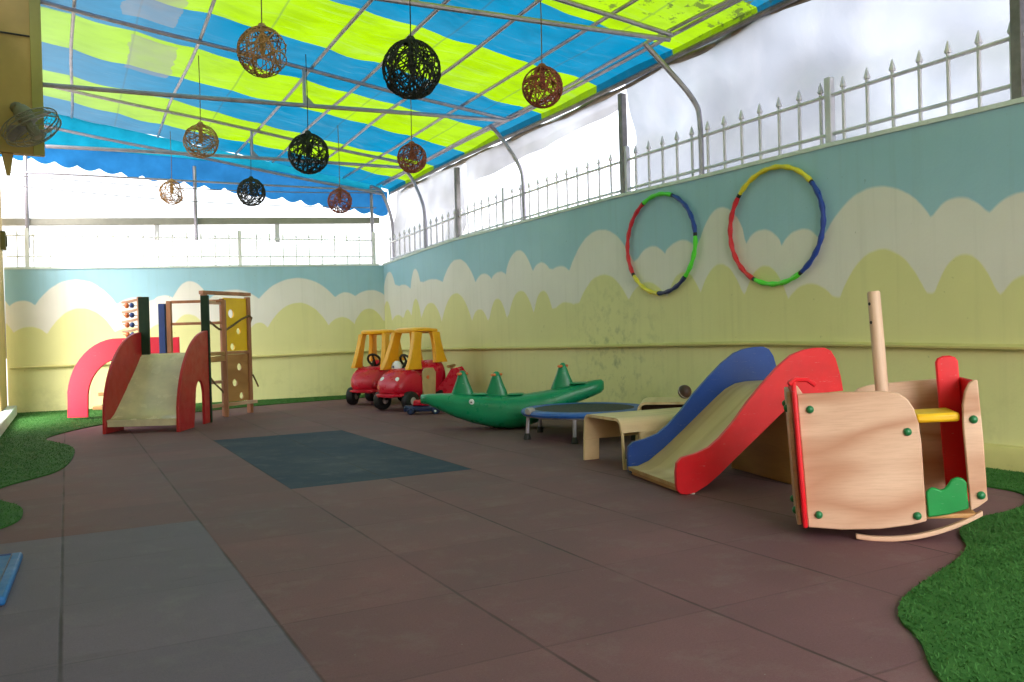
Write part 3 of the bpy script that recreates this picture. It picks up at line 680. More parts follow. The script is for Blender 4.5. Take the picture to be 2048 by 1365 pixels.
# ------------------------------------------------------------------ slide tower
tw = thing('slide_tower', 'wooden slide tower with shade-darkened red arched sides and a yellow holed climbing panel', 'slide tower', (.28, 5.19, 0), (0, 0, R(-26.6)))
W_ = .64
def arch(x0, x1):      # side panel profile in (y, z), facing +x
    outer = [(0.0, .0)] + [(.76-.76*math.cos(R(t))**1.0, .86*math.sin(R(t))**.92) for t in range(6, 91, 6)]
    outer = [(0, 0), (.004, .10)] + [(.78*(1-math.cos(R(t))), .10+.76*math.sin(R(t))) for t in range(8, 91, 6)]
    inner_hole = [(.74, 0), (.64, 0), (.64, .26)] + [(.53+.11*math.cos(R(t)), .26+.15*math.sin(R(t))) for t in range(15, 180, 15)] + [(.42, .26), (.36, .0)]
    return outer + [(.78, .86), (.78, 0)] + inner_hole[1:]
for x0 in (0, W_-.025):
    m = MB(); m.prism(arch(0, 0), x0, x0+.025, 'x'); m.build('side_panel', M['shaded_red'], tw, .004)
bed = [(y, .11+.03*(1-min(1, y/.12))*0 + (.0 if y < .1 else (y-.1)*.88 if y < .68 else .51+(y-.68)*.4)) for y in (.03, .06, .1, .14, .2, .3, .4, .5, .6, .68, .73, .78)]
bed = [(.03, .115), (.10, .118), (.17, .15), (.25, .21), (.35, .29), (.45, .37), (.55, .455), (.64, .53), (.70, .585), (.74, .625), (.79, .655)]
m = MB(); m.strip(bed, [(y, z-.018) for y, z in bed], .026, W_-.026, 'x'); m.build('slide_bed', M['bed'], tw)
one('front_riser', M['bed'], tw, ((.026, .035, .055), (W_-.026, .055, .098)))
one('deck', M['pine_dark'], tw, ((.02, .79, .62), (W_-.02, 1.36, .655)))
for x in (.002, W_-.062): one('front_post', M['bottle'], tw, ((x+.0, .782, 0), (x+.095 if x < .3 else x+.075, .81, 1.19)))
one('rear_post', M['navy'], tw, ((-.03, 1.33, 0), (.035, 1.40, 1.15)))
one('rear_post', M['post_wood'], tw, ((.045, 1.34, 0), (.09, 1.385, 1.175)))
one('rear_post', M['post_wood'], tw, ((W_-.05, 1.34, 0), (W_-.01, 1.38, 1.17)))
for z in (.93, 1.15): one('guard_rail', M['post_wood'], tw, ((.092, 1.35, z), (W_-.052, 1.375, z+.028)))
for x in (.02, W_-.045): one('deck_beam', M['pine_dark'], tw, ((x, .82, .56), (x+.025, 1.34, .615)))
# rear left stair with arched sides
SX, SY = -1.0, 1.42
def arch2():
    o_ = [(0, .03), (.005, .2)] + [(.52*(1-math.cos(R(t))), .2+.62*math.sin(R(t))) for t in range(8, 91, 7)] + [(.95, .82), (.95, .66), (.60, .655)]
    i_ = [(.58-.37*math.cos(R(t))*1, .22+.40*math.sin(R(t))) for t in range(88, 0, -9)] + [(.21, .22), (.205, .03)]
    return [(SX+x, z) for x, z in o_ + i_]
m = MB(); m.prism(arch2(), SY, SY+.025, 'y'); m.build('stair_side', M['arch_red'], tw, .004)
m = MB(); m.prism([(SX+.50, .03), (SX+.95, .03), (SX+.95, .82), (SX+.60, .80), (SX+.50, .70)], SY+.5, SY+.525, 'y'); m.build('stair_side', M['arch_red'], tw, .004)
for i, (x, z) in enumerate(((.24, .10), (.30, .24), (.40, .40), (.54, .55))):
    one('step', M['pine_dark'], tw, ((SX+x-.0, SY+.027, z), (SX+x+.24, SY+.498, z+.034)))
one('stair_deck', M['pine_dark'], tw, ((SX+.62, SY+.027, .62), (SX+.96, SY+.498, .652)))
# scalloped bead panel above the stair side
x0 = -.42; m = MB(); pl = [(x0, .80), (x0+.20, .80), (x0+.20, 1.22), (x0+.13, 1.22)]
for k in range(4):
    zc = 1.135-.098*k; pl += [(x0+.035, zc+.04), (x0+.002, zc+.028)] + [(x0+.055+.06*math.cos(R(t)), zc+.032*math.sin(R(t))) for t in (120, 60, 0, -60, -120)][0:0] + [(x0, zc+.03)]
bp = MB()
bp.prism([(x0+.15, .80), (x0+.20, .80), (x0+.20, 1.23), (x0+.15, 1.23)], SY-.012, SY+.012)
for k in range(5):
    zc = 1.20-.098*k
    bp.prism([(x0-.005, zc-.034), (x0+.07, zc-.030), (x0+.15, zc-.012), (x0+.15, zc+.012), (x0+.07, zc-.004), (x0-.005, zc-.014)], SY-.011, SY+.011)
bp.build('bead_panel', M['pine'], tw, .003)
for k in range(4):
    zc = 1.138-.098*k
    m = MB(); m.tube([(x0+.001, SY, zc+.012), (x0+.06, SY, zc+.004), (x0+.149, SY, zc)], .004, 6); m.build('bead_rod', M['rope'], tw)
    for u, mt in ((.045, 'orange'), (.095, 'navy')):
        m = MB(); m.lathe([(0, -.028), (.017, -.022), (.026, 0), (.017, .022), (0, .028)], 12, Matrix.Translation((x0+u, SY, zc+.006))); m.build('bead', M[mt], tw)
# climbing frame on the right
P0 = Vector((1.225, 6.06)); P1 = Vector((1.745, 6.455)); Minv = (Matrix.Translation((.28, 5.19, 0)) @ Matrix.Rotation(R(-26.6), 4, 'Z')).inverted()
ang = math.atan2(P1.y-P0.y, P1.x-P0.x)+R(26.6); l0 = Minv @ Vector((P0.x, P0.y, 0)); CM = Matrix.Translation(l0) @ Matrix.Rotation(ang, 4, 'Z'); L = (P1-P0).length
def cbox(name, mat, a, b, bev=.004): m = MB(); m.box(a, b, CM); return m.build(name, mat, tw, bev)
cbox('climb_post', M['post_wood'], (0, -.02, 0), (.05, .03, 1.225)); cbox('climb_post', M['post_wood'], (L-.045, -.02, .0), (L, .03, 1.215)); cbox('climb_post', M['post_wood'], (.245, -.012, 0), (.285, .024, 1.19))
cbox('top_bar', M['post_wood'], (-.012, -.025, 1.226), (L+.005, .034, 1.262)); cbox('top_bar', M['pine'], (.052, -.01, 1.13), (.243, .02, 1.165))
cbox('middle_bar', M['post_wood'], (.052, -.022, .625), (L-.047, .03, .655))
for z in (.335,): cbox('rung', M['pine'], (.052, -.012, z), (.243, .022, z+.03))
cbox('bottom_bar', M['pine'], (-.02, -.06, .10), (L+.02, -.022, .135))
def holed(name, mat, x0, x1, z0, z1, holes):
    """panel with round holes, built as a polygon with the holes bridged"""
    bm = bmesh.new()
    def loop(pts): 
        vs = [bm.verts.new(CM @ Vector((x, 0, z))) for x, z in pts]; return [bm.edges.new((vs[i], vs[(i+1) % len(vs)])) for i in range(len(vs))]
    es = loop([(x0, z0), (x1, z0), (x1, z1), (x0, z1)])
    for hx, hz, hr in holes: es += loop([(hx+hr*math.cos(2*pi*i/14), hz+hr*1.1*math.sin(2*pi*i/14)) for i in range(14)])
    bmesh.ops.triangle_fill(bm, edges=es, use_beauty=True)
    r = bmesh.ops.extrude_face_region(bm, geom=bm.faces[:]); nv = (CM.to_3x3() @ Vector((0, .018, 0)))
    bmesh.ops.translate(bm, verts=[g for g in r['geom'] if isinstance(g, bmesh.types.BMVert)], vec=nv)
    bmesh.ops.recalc_face_normals(bm, faces=bm.faces); me = bpy.data.meshes.new(name); bm.to_mesh(me); bm.free(); me.materials.append(mat)
    o = bpy.data.objects.new(name, me); COL.objects.link(o); o.parent = tw; return o
px0, px1 = .287, L-.047
holed('climbing_panel', M['yellow'], px0, px1, .657, 1.20, [(px0+.10, 1.04, .042), (px0+.20, .86, .030), (px0+.11, .70, .034)])
holed('climbing_panel', M['pine_dark'], px0, px1, .138, .622, [(px0+.20, .49, .036), (px0+.13, .33, .036), (px0+.22, .19, .032)])
m = MB()
def cp(pts): return [CM @ Vector(q) for q in pts]
m.tube(cp([(.02, -.03, .98), (.08, -.045, .93), (.16, -.05, .88), (.25, -.05, .87), (.36, -.05, .92), (.48, -.045, .98), (.6, -.04, 1.02), (L+.03, .0, 1.0), (L+.03, .03, .93), (L-.02, .04, .9)]), .011, 8); m.build('climbing_rope', M['rope'], tw)
m = MB(); m.tube(cp([(.03, -.03, .42), (.09, -.045, .34), (.16, -.05, .28), (.24, -.05, .20)]), .009, 8); m.build('climbing_rope', M['rope'], tw)
m = MB(); m.tube(cp([(L-.01, -.03, .40), (L+.03, -.035, .33), (L+.06, -.04, .27)]), .009, 8); m.build('climbing_rope', M['rope'], tw)

# ------------------------------------------------------------------ toy cars
def toy_car(loc, rz, label, door_mat, lights=True):
    t = thing('toy_car', label, 'toy car', loc, (0, 0, R(rz)), 'red and yellow ride-on toy cars')
    def body(secs, name, mat): m = MB(); m.loft(secs, 28, 3.2); return m.build(name, mat, t, ang=50)
    body([(-.37, .12, .20, .36), (-.355, .165, .15, .45), (-.31, .195, .12, .50), (-.22, .205, .11, .50), (-.16, .208, .11, .455), (-.08, .208, .11, .40), (.02, .208, .11, .39), (.07, .206, .11, .405)], 'rear_body', M['car_red'])
    body([(.071, .206, .112, .405), (.12, .207, .12, .43), (.18, .205, .13, .425), (.25, .198, .145, .395), (.31, .182, .16, .345), (.35, .155, .175, .29), (.37, .10, .19, .25)], 'hood', M['car_red'])
    m = MB(); m.loft([(.12, .21, .15, .185), (.25, .208, .145, .182), (.34, .185, .14, .18), (.385, .13, .14, .178), (.395, .07, .145, .175)], 20, 3); m.build('bumper', M['car_red'], t)
    # roof with four leaning pillars
    m = MB(); m.loft([(-.268, .14, .80, .828), (-.245, .165, .785, .84), (-.11, .175, .795, .85), (.04, .168, .795, .848), (.09, .145, .79, .835), (.10, .11, .80, .828)], 24, 3.5); m.build('roof', M['amber'], t)
    for sy in (-1, 1):
        m = MB(); n = 7
        def pill(a, b, wa, wb, th):
            vs = []; 
            for i in range(n):
                u = i/(n-1); c_ = Vector(a).lerp(Vector(b), u); w = wa+(wb-wa)*u + .018*abs(2*u-1)**3
                vs += [(c_.x-w, c_.y-th, c_.z), (c_.x+w, c_.y-th, c_.z), (c_.x+w, c_.y+th, c_.z), (c_.x-w, c_.y+th, c_.z)]
            fs = [(i*4+k, i*4+(k+1) % 4, i*4+4+(k+1) % 4, i*4+4+k) for i in range(n-1) for k in range(4)] + [(3, 2, 1, 0), tuple(n*4-4+k for k in range(4))]
            mm = MB(); mm.add(vs, fs); return mm
        pill((.155, sy*.18, .415), (.05, sy*.145, .80), .088, .042, .026).build('front_pillar', M['amber'], t, .008)
        pill((-.262, sy*.175, .475), (-.218, sy*.142, .80), .078, .046, .026).build('rear_pillar', M['amber'], t, .008)
        # side door and windows sill
        m = MB(); m.prism([(-.13, .15), (.06, .15), (.065, .39), (.03, .425), (-.10, .425), (-.14, .38)], sy*.207 if sy > 0 else -.222, sy*.222 if sy > 0 else -.207, 'y'); d_ = m.build('door', door_mat, t, .006)
        if door_mat is M['tan']: d_['label'] = 'tan door panel'
        m = MB(); m.lathe([(0, 0), (.02, 0), (.02, .006), (0, .008)], 14, Matrix.Translation((-.01, sy*.222, .33)) @ Matrix.Rotation(-sy*pi/2, 4, 'X')); m.build('door_sticker', M['orange'], d_)
        if not lights: continue
        m = MB(); m.lathe([(0, 0), (.03, 0), (.026, .012), (0, .016)], 16, Matrix.Translation((.312, sy*.105, .318)) @ Matrix.Rotation(R(62), 4, 'Y')); m.build('headlight', M['white'], t)
    # wheels
    for x, y, r in ((.235, -.20, .1), (.235, .20, .1), (-.25, -.205, .1), (-.25, .205, .1)):
        m = MB(); Mx = Matrix.Translation((x, y, r)) @ Matrix.Rotation(pi/2, 4, 'X')
        m.lathe([(.03, -.044), (r*.72, -.046), (r*.95, -.036), (r, -.018), (r, .018), (r*.95, .036), (r*.72, .046), (.03, .044)], 26, Mx); w = m.build('wheel', M['black'], t)
        m = MB(); m.lathe([(0, -.054), (.028, -.054), (.040, -.047), (.040, .047), (.028, .054), (0, .054)], 18, Mx); m.build('hub', M['hub'], w)
        m = MB(); m.tube([(x, y, r), (x, y*.55, r+.02), (x, y*.5, .16)], .014, 8); m.build('axle', M['black'], t)
    m = MB(); c_ = Vector((.07, .0, .50)); Q_ = Matrix.Translation(c_) @ Matrix.Rotation(R(-58), 4, 'Y')
    m.tube([Q_ @ Vector((.075*math.cos(2*pi*i/20), .075*math.sin(2*pi*i/20), 0)) for i in range(20)], .013, 8, True); m.tube([Q_ @ Vector((-.07, 0, 0)), Q_ @ Vector((.07, 0, 0))], .011, 6); m.tube([Q_ @ Vector((0, 0, 0)), Vector((.13, 0, .42))], .014, 8); m.build('steering_wheel', M['black'], t)
    if lights:      # white moulded dash piece with a blue sticker
        m = MB(); m.loft([(.42, .075, -.03, .03), (.45, .072, -.028, .028), (.49, .05, -.02, .02), (.505, .02, -.01, .01)], 16, 2.4)
        m.v = [(.135+z_, -.075+y_, x_) for x_, y_, z_ in m.v]; e_ = m.build('dash_piece', M['white'], t)
        m = MB(); m.lathe([(0, 0), (.013, 0), (.011, .004), (0, .005)], 14, Matrix.Translation((.164, -.10, .443)) @ Matrix.Rotation(pi/2, 4, 'Y')); m.build('dash_sticker', M['pupil'], e_)
    m = MB(); m.box((-.20, -.15, .40), (-.02, .15, .425)); m.box((-.235, -.15, .40), (-.2, .15, .47)); m.build('seat', M['car_red'], t, .012)
    return t
toy_car((3.22, 5.62, 0), 205, 'nearer red and yellow toy car facing the camera with a tan door panel', M['tan'])
toy_car((3.20, 6.66, 0), 226, 'farther red and yellow toy car partly hidden by the nearer one', M['car_red'], False)

# red rocking seat behind the crocodile
t = thing('rocking_toy', 'small red rocking seat peeping out between the toy car and the crocodile', 'rocking toy', (3.56, 5.64, 0), (0, 0, R(-35)))
for y in (-.14, .14):
    m = MB(); pts = [(-.26+.52*i/12, .07*(2*i/12-1)**2) for i in range(13)]; m.strip([(x, z+.06) for x, z in pts], pts, y-.012, y+.012, 'y'); m.build('rocker', M['red'], t, .004)
    m = MB(); m.prism([(-.03, .06), (.22, .08), (.25, .2), (.25, .36), (.21, .42), (.14, .40), (.08, .30), (-.02, .20)], y-.012, y+.012, 'y'); m.build('side_panel', M['car_red'], t, .006)
one('seat_board', M['pine'], t, ((-.20, -.127, .16), (.2, .127, .182))); one('back_board', M['car_red'], t, ((.19, -.127, .19), (.215, .127, .40)))
m = MB(); m.tube([(.12, -.17, .43), (.12, .17, .43)], .016, 8); m.tube([(.12, 0, .43), (.13, 0, .39)], .016, 8); m.build('handle', M['pine_dark'], t)

# toy truck on the floor
t = thing('toy_truck', 'small navy toy truck with a red cab lying by the crocodile snout', 'toy truck', (3.085, 4.93, 0), (0, 0, R(-30)))
m = MB(); m.loft([(-.20, .05, .03, .07), (-.19, .07, .025, .085), (.0, .075, .025, .08), (.17, .07, .025, .075), (.19, .05, .03, .065)], 16, 4); m.build('chassis', M['navy_plastic'], t)
m = MB(); m.loft([(-.11, .05, .08, .12), (-.10, .062, .08, .135), (-.02, .062, .08, .14), (.03, .055, .08, .115), (.04, .04, .08, .10)], 16, 4); m.build('cab', M['car_red'], t)
for x in (-.13, .11):
    for y in (-.072, .072):
        m = MB(); Mx = Matrix.Translation((x, y, .033)) @ Matrix.Rotation(pi/2, 4, 'X'); m.lathe([(0, -.014), (.028, -.014), (.033, -.008), (.033, .008), (.028, .014), (0, .014)], 16, Mx); w = m.build('wheel', M['navy_plastic'], t)
        m = MB(); m.lathe([(0, -.017), (.012, -.017), (.012, .017), (0, .017)], 10, Mx); m.build('hub', M['white' if x > 0 else 'navy'], w)
m = MB(); m.lathe([(0, -.03), (.022, -.02), (.03, 0), (.022, .02), (0, .03)], 14, Matrix.Translation((.1, 0, .108))); m.build('cargo_ball', M['orange'], t)

# ------------------------------------------------------------------ crocodile seesaw
ce0, ce1 = Vector((2.552, 3.665)), Vector((3.755, 2.83)); cm = ce0.lerp(ce1, .48); ca = math.atan2(ce1.y-ce0.y, ce1.x-ce0.x)
t = thing('crocodile_seesaw', 'green plastic crocodile seesaw with three finned handles along the wall', 'seesaw', (cm.x, cm.y, 0), (0, 0, ca))
Lc = (ce1-ce0).length
secs = [(-.712, .03, .222, .268), (-.705, .055, .208, .280), (-.64, .085, .195, .283), (-.55, .11, .15, .285), (-.42, .135, .09, .283), (-.28, .155, .045, .276), (-.12, .17, .010, .268), (.02, .175, .0, .265), (.14, .172, .012, .272), (.28, .16, .07, .290), (.42, .14, .135, .315), (.56, .115, .20, .345), (.68, .09, .245, .368), (.735, .065, .27, .372), (.755, .03, .295, .355)]
m = MB(); m.loft(secs, 32, 2.7); m.build('body', M['croc'], t, ang=60)
for sx, h in ((-.365, .20), (-.09, .20), (.44, .205)):
    zt = interp([(q[0], q[3]) for q in secs], sx) - .015
    m = MB(); m.loft([(0, .036, -.105, .09), (.05, .034, -.085, .072), (.11, .028, -.06, .047), (.16, .024, -.042, .030), (.19, .018, -.028, .018), (h, .008, -.014, .008)], 16, 2.6)
    m.v = [(sx+z_, y_, zt+x_) for x_, y_, z_ in m.v]; f_ = m.build('fin', M['croc'], t, ang=60)
    m = MB(); m.tube([(sx-.003+u*.57, u*.82, zt+h*.87) for u in (-.062, -.052, .052, .062)], [.007, .0115, .0115, .007], 10); m.build('handle', M['orange'], f_)
for sx in (-.23, .06, .56):
    zt = interp([(q[0], q[3]) for q in secs], sx)
    m = MB(); m.loft([(-.07, .05, -.004, .003), (-.05, .09, -.006, .010), (.05, .09, -.006, .010), (.07, .05, -.004, .003)], 16, 3); m.v = [(sx+a_, b_, zt+c_) for a_, b_, c_ in m.v]; m.build('seat_pad', M['croc'], t)
for y in (-1, 1):
    m = MB(); m.lathe([(0, 0), (.022, 0), (.019, .006), (0, .008)], 16, Matrix.Translation((-.275, y*.150, .225)) @ Matrix.Rotation(-y*pi/2, 4, 'X')); e_ = m.build('eye', M['white'], t)
    m = MB(); m.lathe([(0, 0), (.007, 0), (.006, .003), (0, .004)], 12, Matrix.Translation((-.277, y*.157, .222)) @ Matrix.Rotation(-y*pi/2, 4, 'X')); m.build('pupil', M['black'], e_)

# ------------------------------------------------------------------ trampoline
t = thing('trampoline', 'small round trampoline with blue padded rim and grey legs', 'trampoline', (3.30, 2.43, 0), (0, 0, R(12)))
m = MB(); m.lathe([(.355, .198), (.37, .204), (.40, .207), (.43, .206), (.448, .199), (.455, .185), (.448, .170), (.42, .168), (.37, .178), (.355, .19)], 56); m.build('rim_pad', M['pad'], t)
m = MB(); m.lathe([(0, .197), (.15, .198), (.30, .2005), (.357, .203)], 48); m.build('bounce_mat', M['net'], t)
m = MB(); m.tube([(.43*math.cos(2*pi*i/40), .43*math.sin(2*pi*i/40), .172) for i in range(40)], .014, 8, True); m.build('ring_frame', M['steel'], t)
for k in range(6):
    a_ = R(216 + 60*k); c_, s_ = math.cos(a_), math.sin(a_)
    m = MB(); m.tube([(.42*c_, .42*s_, .17), (.432*c_, .432*s_, .03)], .0135, 10); l_ = m.build('leg', M['steel'], t)
    m = MB(); m.lathe([(0, 0), (.024, 0), (.024, .018), (.017, .045), (0, .045)], 14, Matrix.Translation((.433*c_, .433*s_, 0))); m.build('foot', M['black'], l_)
m = MB(); m.loft([(-.03, .02, -.02, .02), (-.02, .028, -.026, .026), (.02, .028, -.026, .026), (.03, .02, -.02, .02)], 12, 2.4); m.v = [(-.43*math.cos(R(-6))+a_, .10+b_, .205+c_) for a_, b_, c_ in m.v]; m.build('corner_pad', M['hub'], t)

# ------------------------------------------------------------------ bent plywood benches
def bench(name, label, loc, rz, Lx, Wy, H, notch):
    t = thing(name, label, 'bench', loc, (0, 0, R(rz)), 'bent plywood benches')
    th = .016; r = .055
    HL = (H*.72 if notch else H*.45, H*.45)
    prof_o = [(-.008, HL[0]), (0, H-r)] + arc(r, H-r, r, 180, 90, 6)[1:] + arc(Wy-r, H-r, r, 90, 0, 6) + [(Wy+.012, HL[1])]
    prof_i = [(-.008+th, HL[0]), (th, H-r)] + arc(r, H-r, r-th, 180, 90, 6)[1:] + arc(Wy-r, H-r, r-th, 90, 0, 6) + [(Wy+.012-th, HL[1])]
    m = MB(); m.strip(prof_o, prof_i, 0, Lx, 'x'); m.build('seat_shell', M['ply'], t, ang=50)
    for side in (0, 1):
        f = (lambda y: y) if side == 0 else (lambda y: Wy-y)
        zt = HL[side]; e0 = -.008 if (notch and side == 0) else -.012
        def leg(x0, x1, zb, ztop=None):
            z1 = zt-.0005 if ztop is None else ztop
            o = lambda z: f(e0 - .016*(zt-z)/H); q = lambda z: f(e0 + th - .016*(zt-z)/H)
            m = MB()
            m.add([(x0, o(zb), zb), (x1, o(zb), zb), (x1, q(zb), zb), (x0, q(zb), zb), (x0, o(z1), z1), (x1, o(z1), z1), (x1, q(z1), z1), (x0, q(z1), z1)], [(3,2,1,0),(4,5,6,7),(0,1,5,4),(1,2,6,5),(2,3,7,6),(3,0,4,7)])
            m.build('leg', M['ply'], t, .003)
        if notch and side == 0:
            leg(0, .012, .0); leg(.0125, .05, .0, .055); leg(.115, Lx-.101, .0); leg(Lx-.10, Lx, 0)
        else:
            leg(0, .10, 0); leg(Lx-.10, Lx, 0)
    if not notch: one('back_board', paint('bench_shade_board', (66, 40, 26), .7), t, ((.16, .018, .05), (.172, Wy-.018, H-.02)))  # added board, dark brown in place of the shade under the seat
    return t
bench('plywood_bench', 'bent plywood bench between the trampoline and the blue sided slide', (2.64, 1.05, 0), -3, .66, .40, .272, True)
bench('plywood_bench', 'low plywood bench against the wall, mostly hidden behind the blue slide side', (3.545, 1.39, 0), 50, .40, .44, .29, False)
t = thing('wooden_ball', 'small dark brown ball on the bench beside the blue slide side', 'ball', (3.60, 1.68, .335))
m = MB(); m.lathe([(0, -.045)] + [(.045*math.cos(R(a_)), .045*math.sin(R(a_))) for a_ in range(-75, 80, 15)] + [(0, .045)], 20); m.build('ball', paint('dark_ball', (70, 44, 38), .5, .2, 12), t)
m = MB(); m.tube([(.0455*math.cos(2*pi*i/24), .0455*math.sin(2*pi*i/24)*.5, .0455*math.sin(2*pi*i/24)*.866) for i in range(24)], .003, 6, True); m.build('seam', M['hub'], t)

# ------------------------------------------------------------------ low slide
sl = thing('toddler_slide', 'low toddler slide with one blue and one red side and a wooden bed', 'slide', (2.415, .32, 0), (0, 0, R(-13)))
up = [(0, .10), (.006, .145), (.03, .168), (.10, .182), (.165, .205), (.22, .245), (.29, .312), (.37, .405), (.45, .485), (.53, .558), (.60, .608), (.66, .628), (.72, .637), (.775, .637), (.81, .622), (.835, .585), (.86, .50), (.872, .43)]
lo = [(0, .06), (.004, .022), (.02, .006), (.05, .001), (.09, .006), (.15, .035), (.22, .085), (.29, .142), (.37, .205), (.45, .268), (.53, .332), (.60, .382), (.64, .405), (.69, .418), (.74, .423), (.79, .426), (.84, .428), (.8705, .4295)]
for y0, mt, nm in ((0, 'red', 'red side'), (.585, 'blue', 'blue side')):
    sh = .04 if mt == 'blue' else 0
    m = MB(); m.strip([(x+sh*min(1, .4+x), z) for x, z in up], [(x+sh*min(1, .4+x), z) for x, z in lo], y0, y0+.022, 'y'); q = m.build('side_panel', M[mt], sl, .005); q['label'] = nm
bedp = [(.012, .045), (.07, .045), (.13, .068), (.22, .13), (.32, .21), (.42, .293), (.52, .375), (.58, .42), (.64, .447), (.70, .455), (.80, .457)]
m = MB(); m.strip(bedp, [(x+.006, z-.02) for x, z in bedp], .0225, .5845, 'y'); m.build('slide_bed', M['ply_edge'], sl)
one('foot_board', M['pine_dark'], sl, ((.03, .03, .004), (.05, .578, .028))); 
one('support_board', M['pine_dark'], sl, ((.60, .03, .0), (.62, .578, .385)))
one('support_board', M['pine_dark'], sl, ((.80, .03, .0), (.82, .578, .425)))
for y in (.045, .563): one('support_rail', M['pine_dark'], sl, ((.622, y-.012, .02), (.798, y+.012, .06)))
for x in (.07,):
    for y in (.011, .596):
        m = MB(); m.lathe([(0, -.002), (.011, -.002), (.011, .012), (0, .012)], 12, Matrix.Translation((x+.012, y, .0))); m.build('glide', M['white'], sl)

# ------------------------------------------------------------------ rocking boat
bt = thing('rocking_boat', 'plywood rocking boat with green bolts, red end boards and a wooden mast', 'rocking boat', (2.272, -.545, .012), (0, R(-3.2), R(-44.5))); bt.scale = (1, 1, 1.025)
Lb, Wb = .58, .36
big = [(.012, .028), (.12, .018), (.24, .018), (.34, .030), (.388, .042), (.392, .30), (.389, .36), (.378, .41), (.362, .440), (.335, .462), (.29, .472), (.16, .477), (.012, .479)]
small = [(.522, .072), (.548, .085), (.575, .105), (.578, .30), (.576, .490), (.568, .492), (.550, .482), (.535, .455), (.525, .41), (.521, .34)]
mir = lambda pl: [(Lb-x, z) for x, z in pl]
def bolt(M4, r=.0135):
    m = MB(); m.lathe([(0, .012), (r*.45, .011), (r*.85, .007), (r, .001), (r*.98, 0), (0, 0)], 16, M4); m.build('bolt_cap', M['bolt'], bt)
MX = lambda x, z: Matrix.Translation((x, -.001, z)) @ Matrix.Rotation(pi/2, 4, 'X')
for y0, f in ((0, lambda p: p), (Wb-.018, mir)):
    for nm, pl in (('hull_panel', big), ('hull_strip', small)):
        m = MB(); m.prism(f(pl), y0, y0+.018, 'y'); m.build(nm, M['pine'], bt, .004)
for x, z in ((.05, .425), (.05, .07), (.352, .335), (.36, .060), (.553, .365), (.556, .122)): bolt(MX(x, z))
# end boards: plywood outside, red board inside with a raised rounded middle
def endboard(x0, th, mat, nm, top, raised, y0, y1, low=.03):
    if raised:
        c_ = (y0+y1)/2; pl = [(y0, .06), (y1, .06), (y1, top-.02), (y1-.02, top)] + [(c_+.075, top)] + [(c_+.07, top+.05)] + arc(c_+.045, top+.06, .025, 0, 90, 4) + arc(c_-.045, top+.06, .025, 90, 180, 4) + [(c_-.07, top+.05), (c_-.075, top), (y0+.02, top), (y0, top-.02)]
    else: pl = [(y0, low), (y1, low), (y1, top-.03), (y1-.03, top), (y0+.03, top), (y0, top-.03)]
    m = MB(); m.prism(pl, x0, x0+th, 'x'); return m.build(nm, mat, bt, .004)
endboard(-.022, .016, M['pine'], 'end_panel', .485, False, .03, Wb-.012)
m = MB(); pl = [(-.024, .03), (Wb+.01, .03), (Wb+.01, .47), (Wb-.03, .51), (.03, .525), (-.012, .522), (-.024, .505)]; m.prism(pl, -.005, .0115, 'x'); m.build('end_board', M['red'], bt, .006)
m = MB(); m.tube([(-.012, -.012, .515), (.012, .0, .529), (.05, .012, .525), (.075, .02, .505)], .009, 8); m.build('highlight_arc', M['red'], bt)  # added arc in place of the highlight on the board's rounded top
endboard(.566, .011, M['red'], 'end_board', .488, False, .022, Wb-.022, .115)
pl = [(.492, .062), (.565, .062), (.565, .545), (.557, .558), (.540, .565), (.517, .565), (.500, .558), (.492, .545)]
m = MB(); m.prism(pl, .205, .225, 'y'); m.build('backrest', M['red'], bt, .006)
for y_, z_ in ((.09, .425), (.09, .07), (.30, .425), (.30, .07)):
    bolt(Matrix.Translation((-.0225, y_, z_)) @ Matrix.Rotation(-pi/2, 4, 'Y'), .0135)
one('seat', M['yellow'], bt, ((.385, .022, .358), (.520, .204, .388)), bevel=.01)
one('seat', M['yellow'], bt, ((.07, .17, .335), (.20, .335, .366)), bevel=.01)
gp = [(.394, .052), (.455, .06), (.519, .078), (.519, .162), (.508, .176), (.492, .181), (.474, .173), (.462, .156), (.450, .144), (.440, .140), (.428, .146), (.414, .149), (.402, .144), (.394, .134)]
m = MB(); m.prism(gp, .005, .023, 'y'); m.build('wave_guard', M['green'], bt, .005)
m = MB(); m.prism(mir(gp), Wb-.023, Wb-.005, 'y'); m.build('wave_guard', M['green'], bt, .005)
one('bulkhead', M['pine_dark'], bt, ((.29, .02, .062), (.306, Wb-.02, .34))); one('inner_floor', M['pine_dark'], bt, ((.02, .02, .045), (.545, Wb-.02, .06)))
rz_ = lambda x: -.027 + .95*(x-.27)**2
for y0, xa, xb in ((.012, .165, .560), (Wb-.035, .02, .415)):
    ru = [(xa+(xb-xa)*i/16, rz_(xa+(xb-xa)*i/16)) for i in range(17)]; m = MB(); m.strip([(x, z+.016) for x, z in ru], ru, y0, y0+.022, 'y'); m.build('rocker', M['pine'], bt, .003)
m = MB(); m.tube([(.308, .19, .062), (.308, .19, .5), (.308, .19, .802), (.308, .19, .808)], [.0225, .0225, .022, .018], 20); ms = m.build('mast', M['mast'], bt)
for z_ in (.765, .70):
    m = MB(); m.lathe([(0, .0), (.006, 0), (.005, .0015), (0, .0015)], 10, Matrix.Translation((.308-.0185, .19-.0125, z_)) @ Matrix.Rotation(R(-145), 4, 'Z') @ Matrix.Rotation(pi/2, 4, 'Y')); m.build('peg_hole', M['black'], ms)

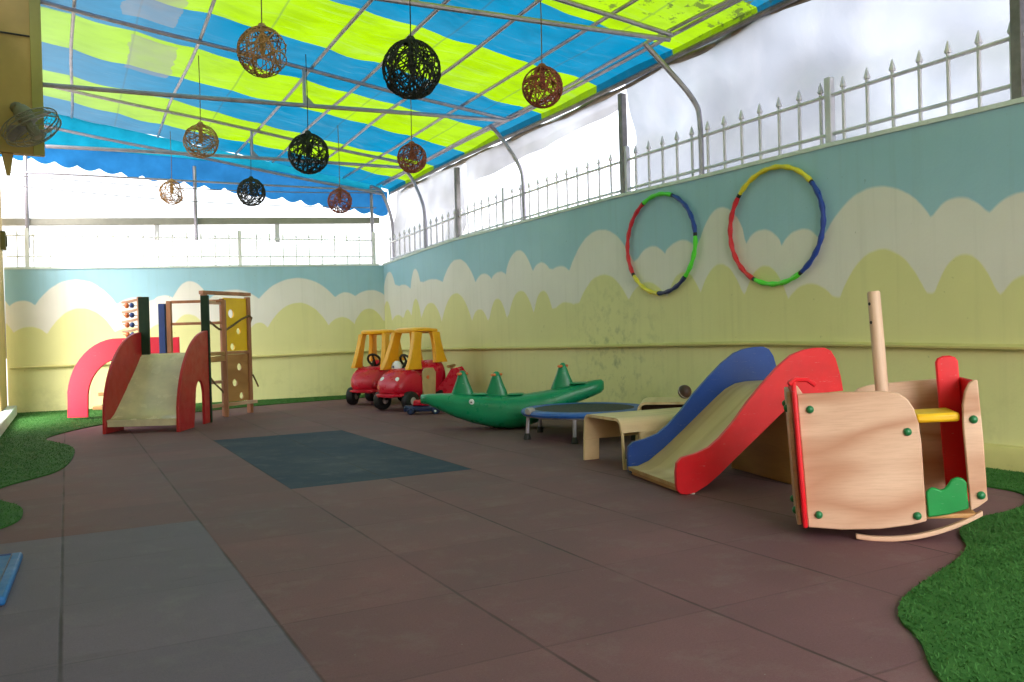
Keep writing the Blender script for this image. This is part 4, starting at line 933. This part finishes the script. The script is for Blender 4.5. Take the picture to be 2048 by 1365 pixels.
# ------------------------------------------------------------------ light, sky, camera
w = bpy.data.worlds.new('World'); scene.world = w; w.use_nodes = True; nt = w.node_tree
sky = nt.nodes.new('ShaderNodeTexSky'); sky.sky_type = 'NISHITA'; sky.sun_disc = False
EL, AZ = R(46), R(212)
sky.sun_elevation = EL; sky.sun_rotation = AZ; sky.air_density = 1.0; sky.dust_density = 6; sky.ozone_density = 1.0
bg = nt.nodes['Background']; hs = nt.nodes.new('ShaderNodeHueSaturation'); hs.inputs['Saturation'].default_value = .3   # hazy, overcast
nt.links.new(sky.outputs[0], hs.inputs['Color']); nt.links.new(hs.outputs[0], bg.inputs[0]); bg.inputs[1].default_value = .15
sun = bpy.data.lights.new('sun', 'SUN'); sun.energy = .22; sun.angle = R(24); sun.color = (1, .96, .9)
so = bpy.data.objects.new('sun', sun); COL.objects.link(so)
d = Vector((math.sin(AZ)*math.cos(EL), math.cos(AZ)*math.cos(EL), math.sin(EL)))
so.rotation_euler = d.to_track_quat('Z', 'Y').to_euler(); so.location = (0, 0, 12)

cam = bpy.data.cameras.new('camera'); co_ = bpy.data.objects.new('camera', cam); COL.objects.link(co_)
cam.sensor_width = 36; cam.lens = 1673/2048*36; cam.clip_start = .05; cam.clip_end = 300
pitch, roll, yaw = -.0061, -.0276, .4895
fw = Vector((math.sin(yaw)*math.cos(pitch), math.cos(yaw)*math.cos(pitch), math.sin(pitch)))
r0 = Vector((math.cos(yaw), -math.sin(yaw), 0)); u0 = r0.cross(fw)
rt = r0*math.cos(roll)+u0*math.sin(roll); upv = u0*math.cos(roll)-r0*math.sin(roll)
co_.matrix_world = Matrix(((rt.x, upv.x, -fw.x, .033), (rt.y, upv.y, -fw.y, -2.629), (rt.z, upv.z, -fw.z, .732), (0, 0, 0, 1)))
scene.camera = co_
vs_ = scene.view_settings; vs_.view_transform = 'Standard'; vs_.look = 'None'; vs_.exposure = 2.75; vs_.gamma = 1; vs_.use_curve_mapping = False
scene.render.engine = 'CYCLES'; cy = scene.cycles; cy.use_denoising = True; cy.max_bounces = 8; cy.diffuse_bounces = 5; cy.transmission_bounces = 6; cy.transparent_max_bounces = 8
scene.render.filter_size = 2.0
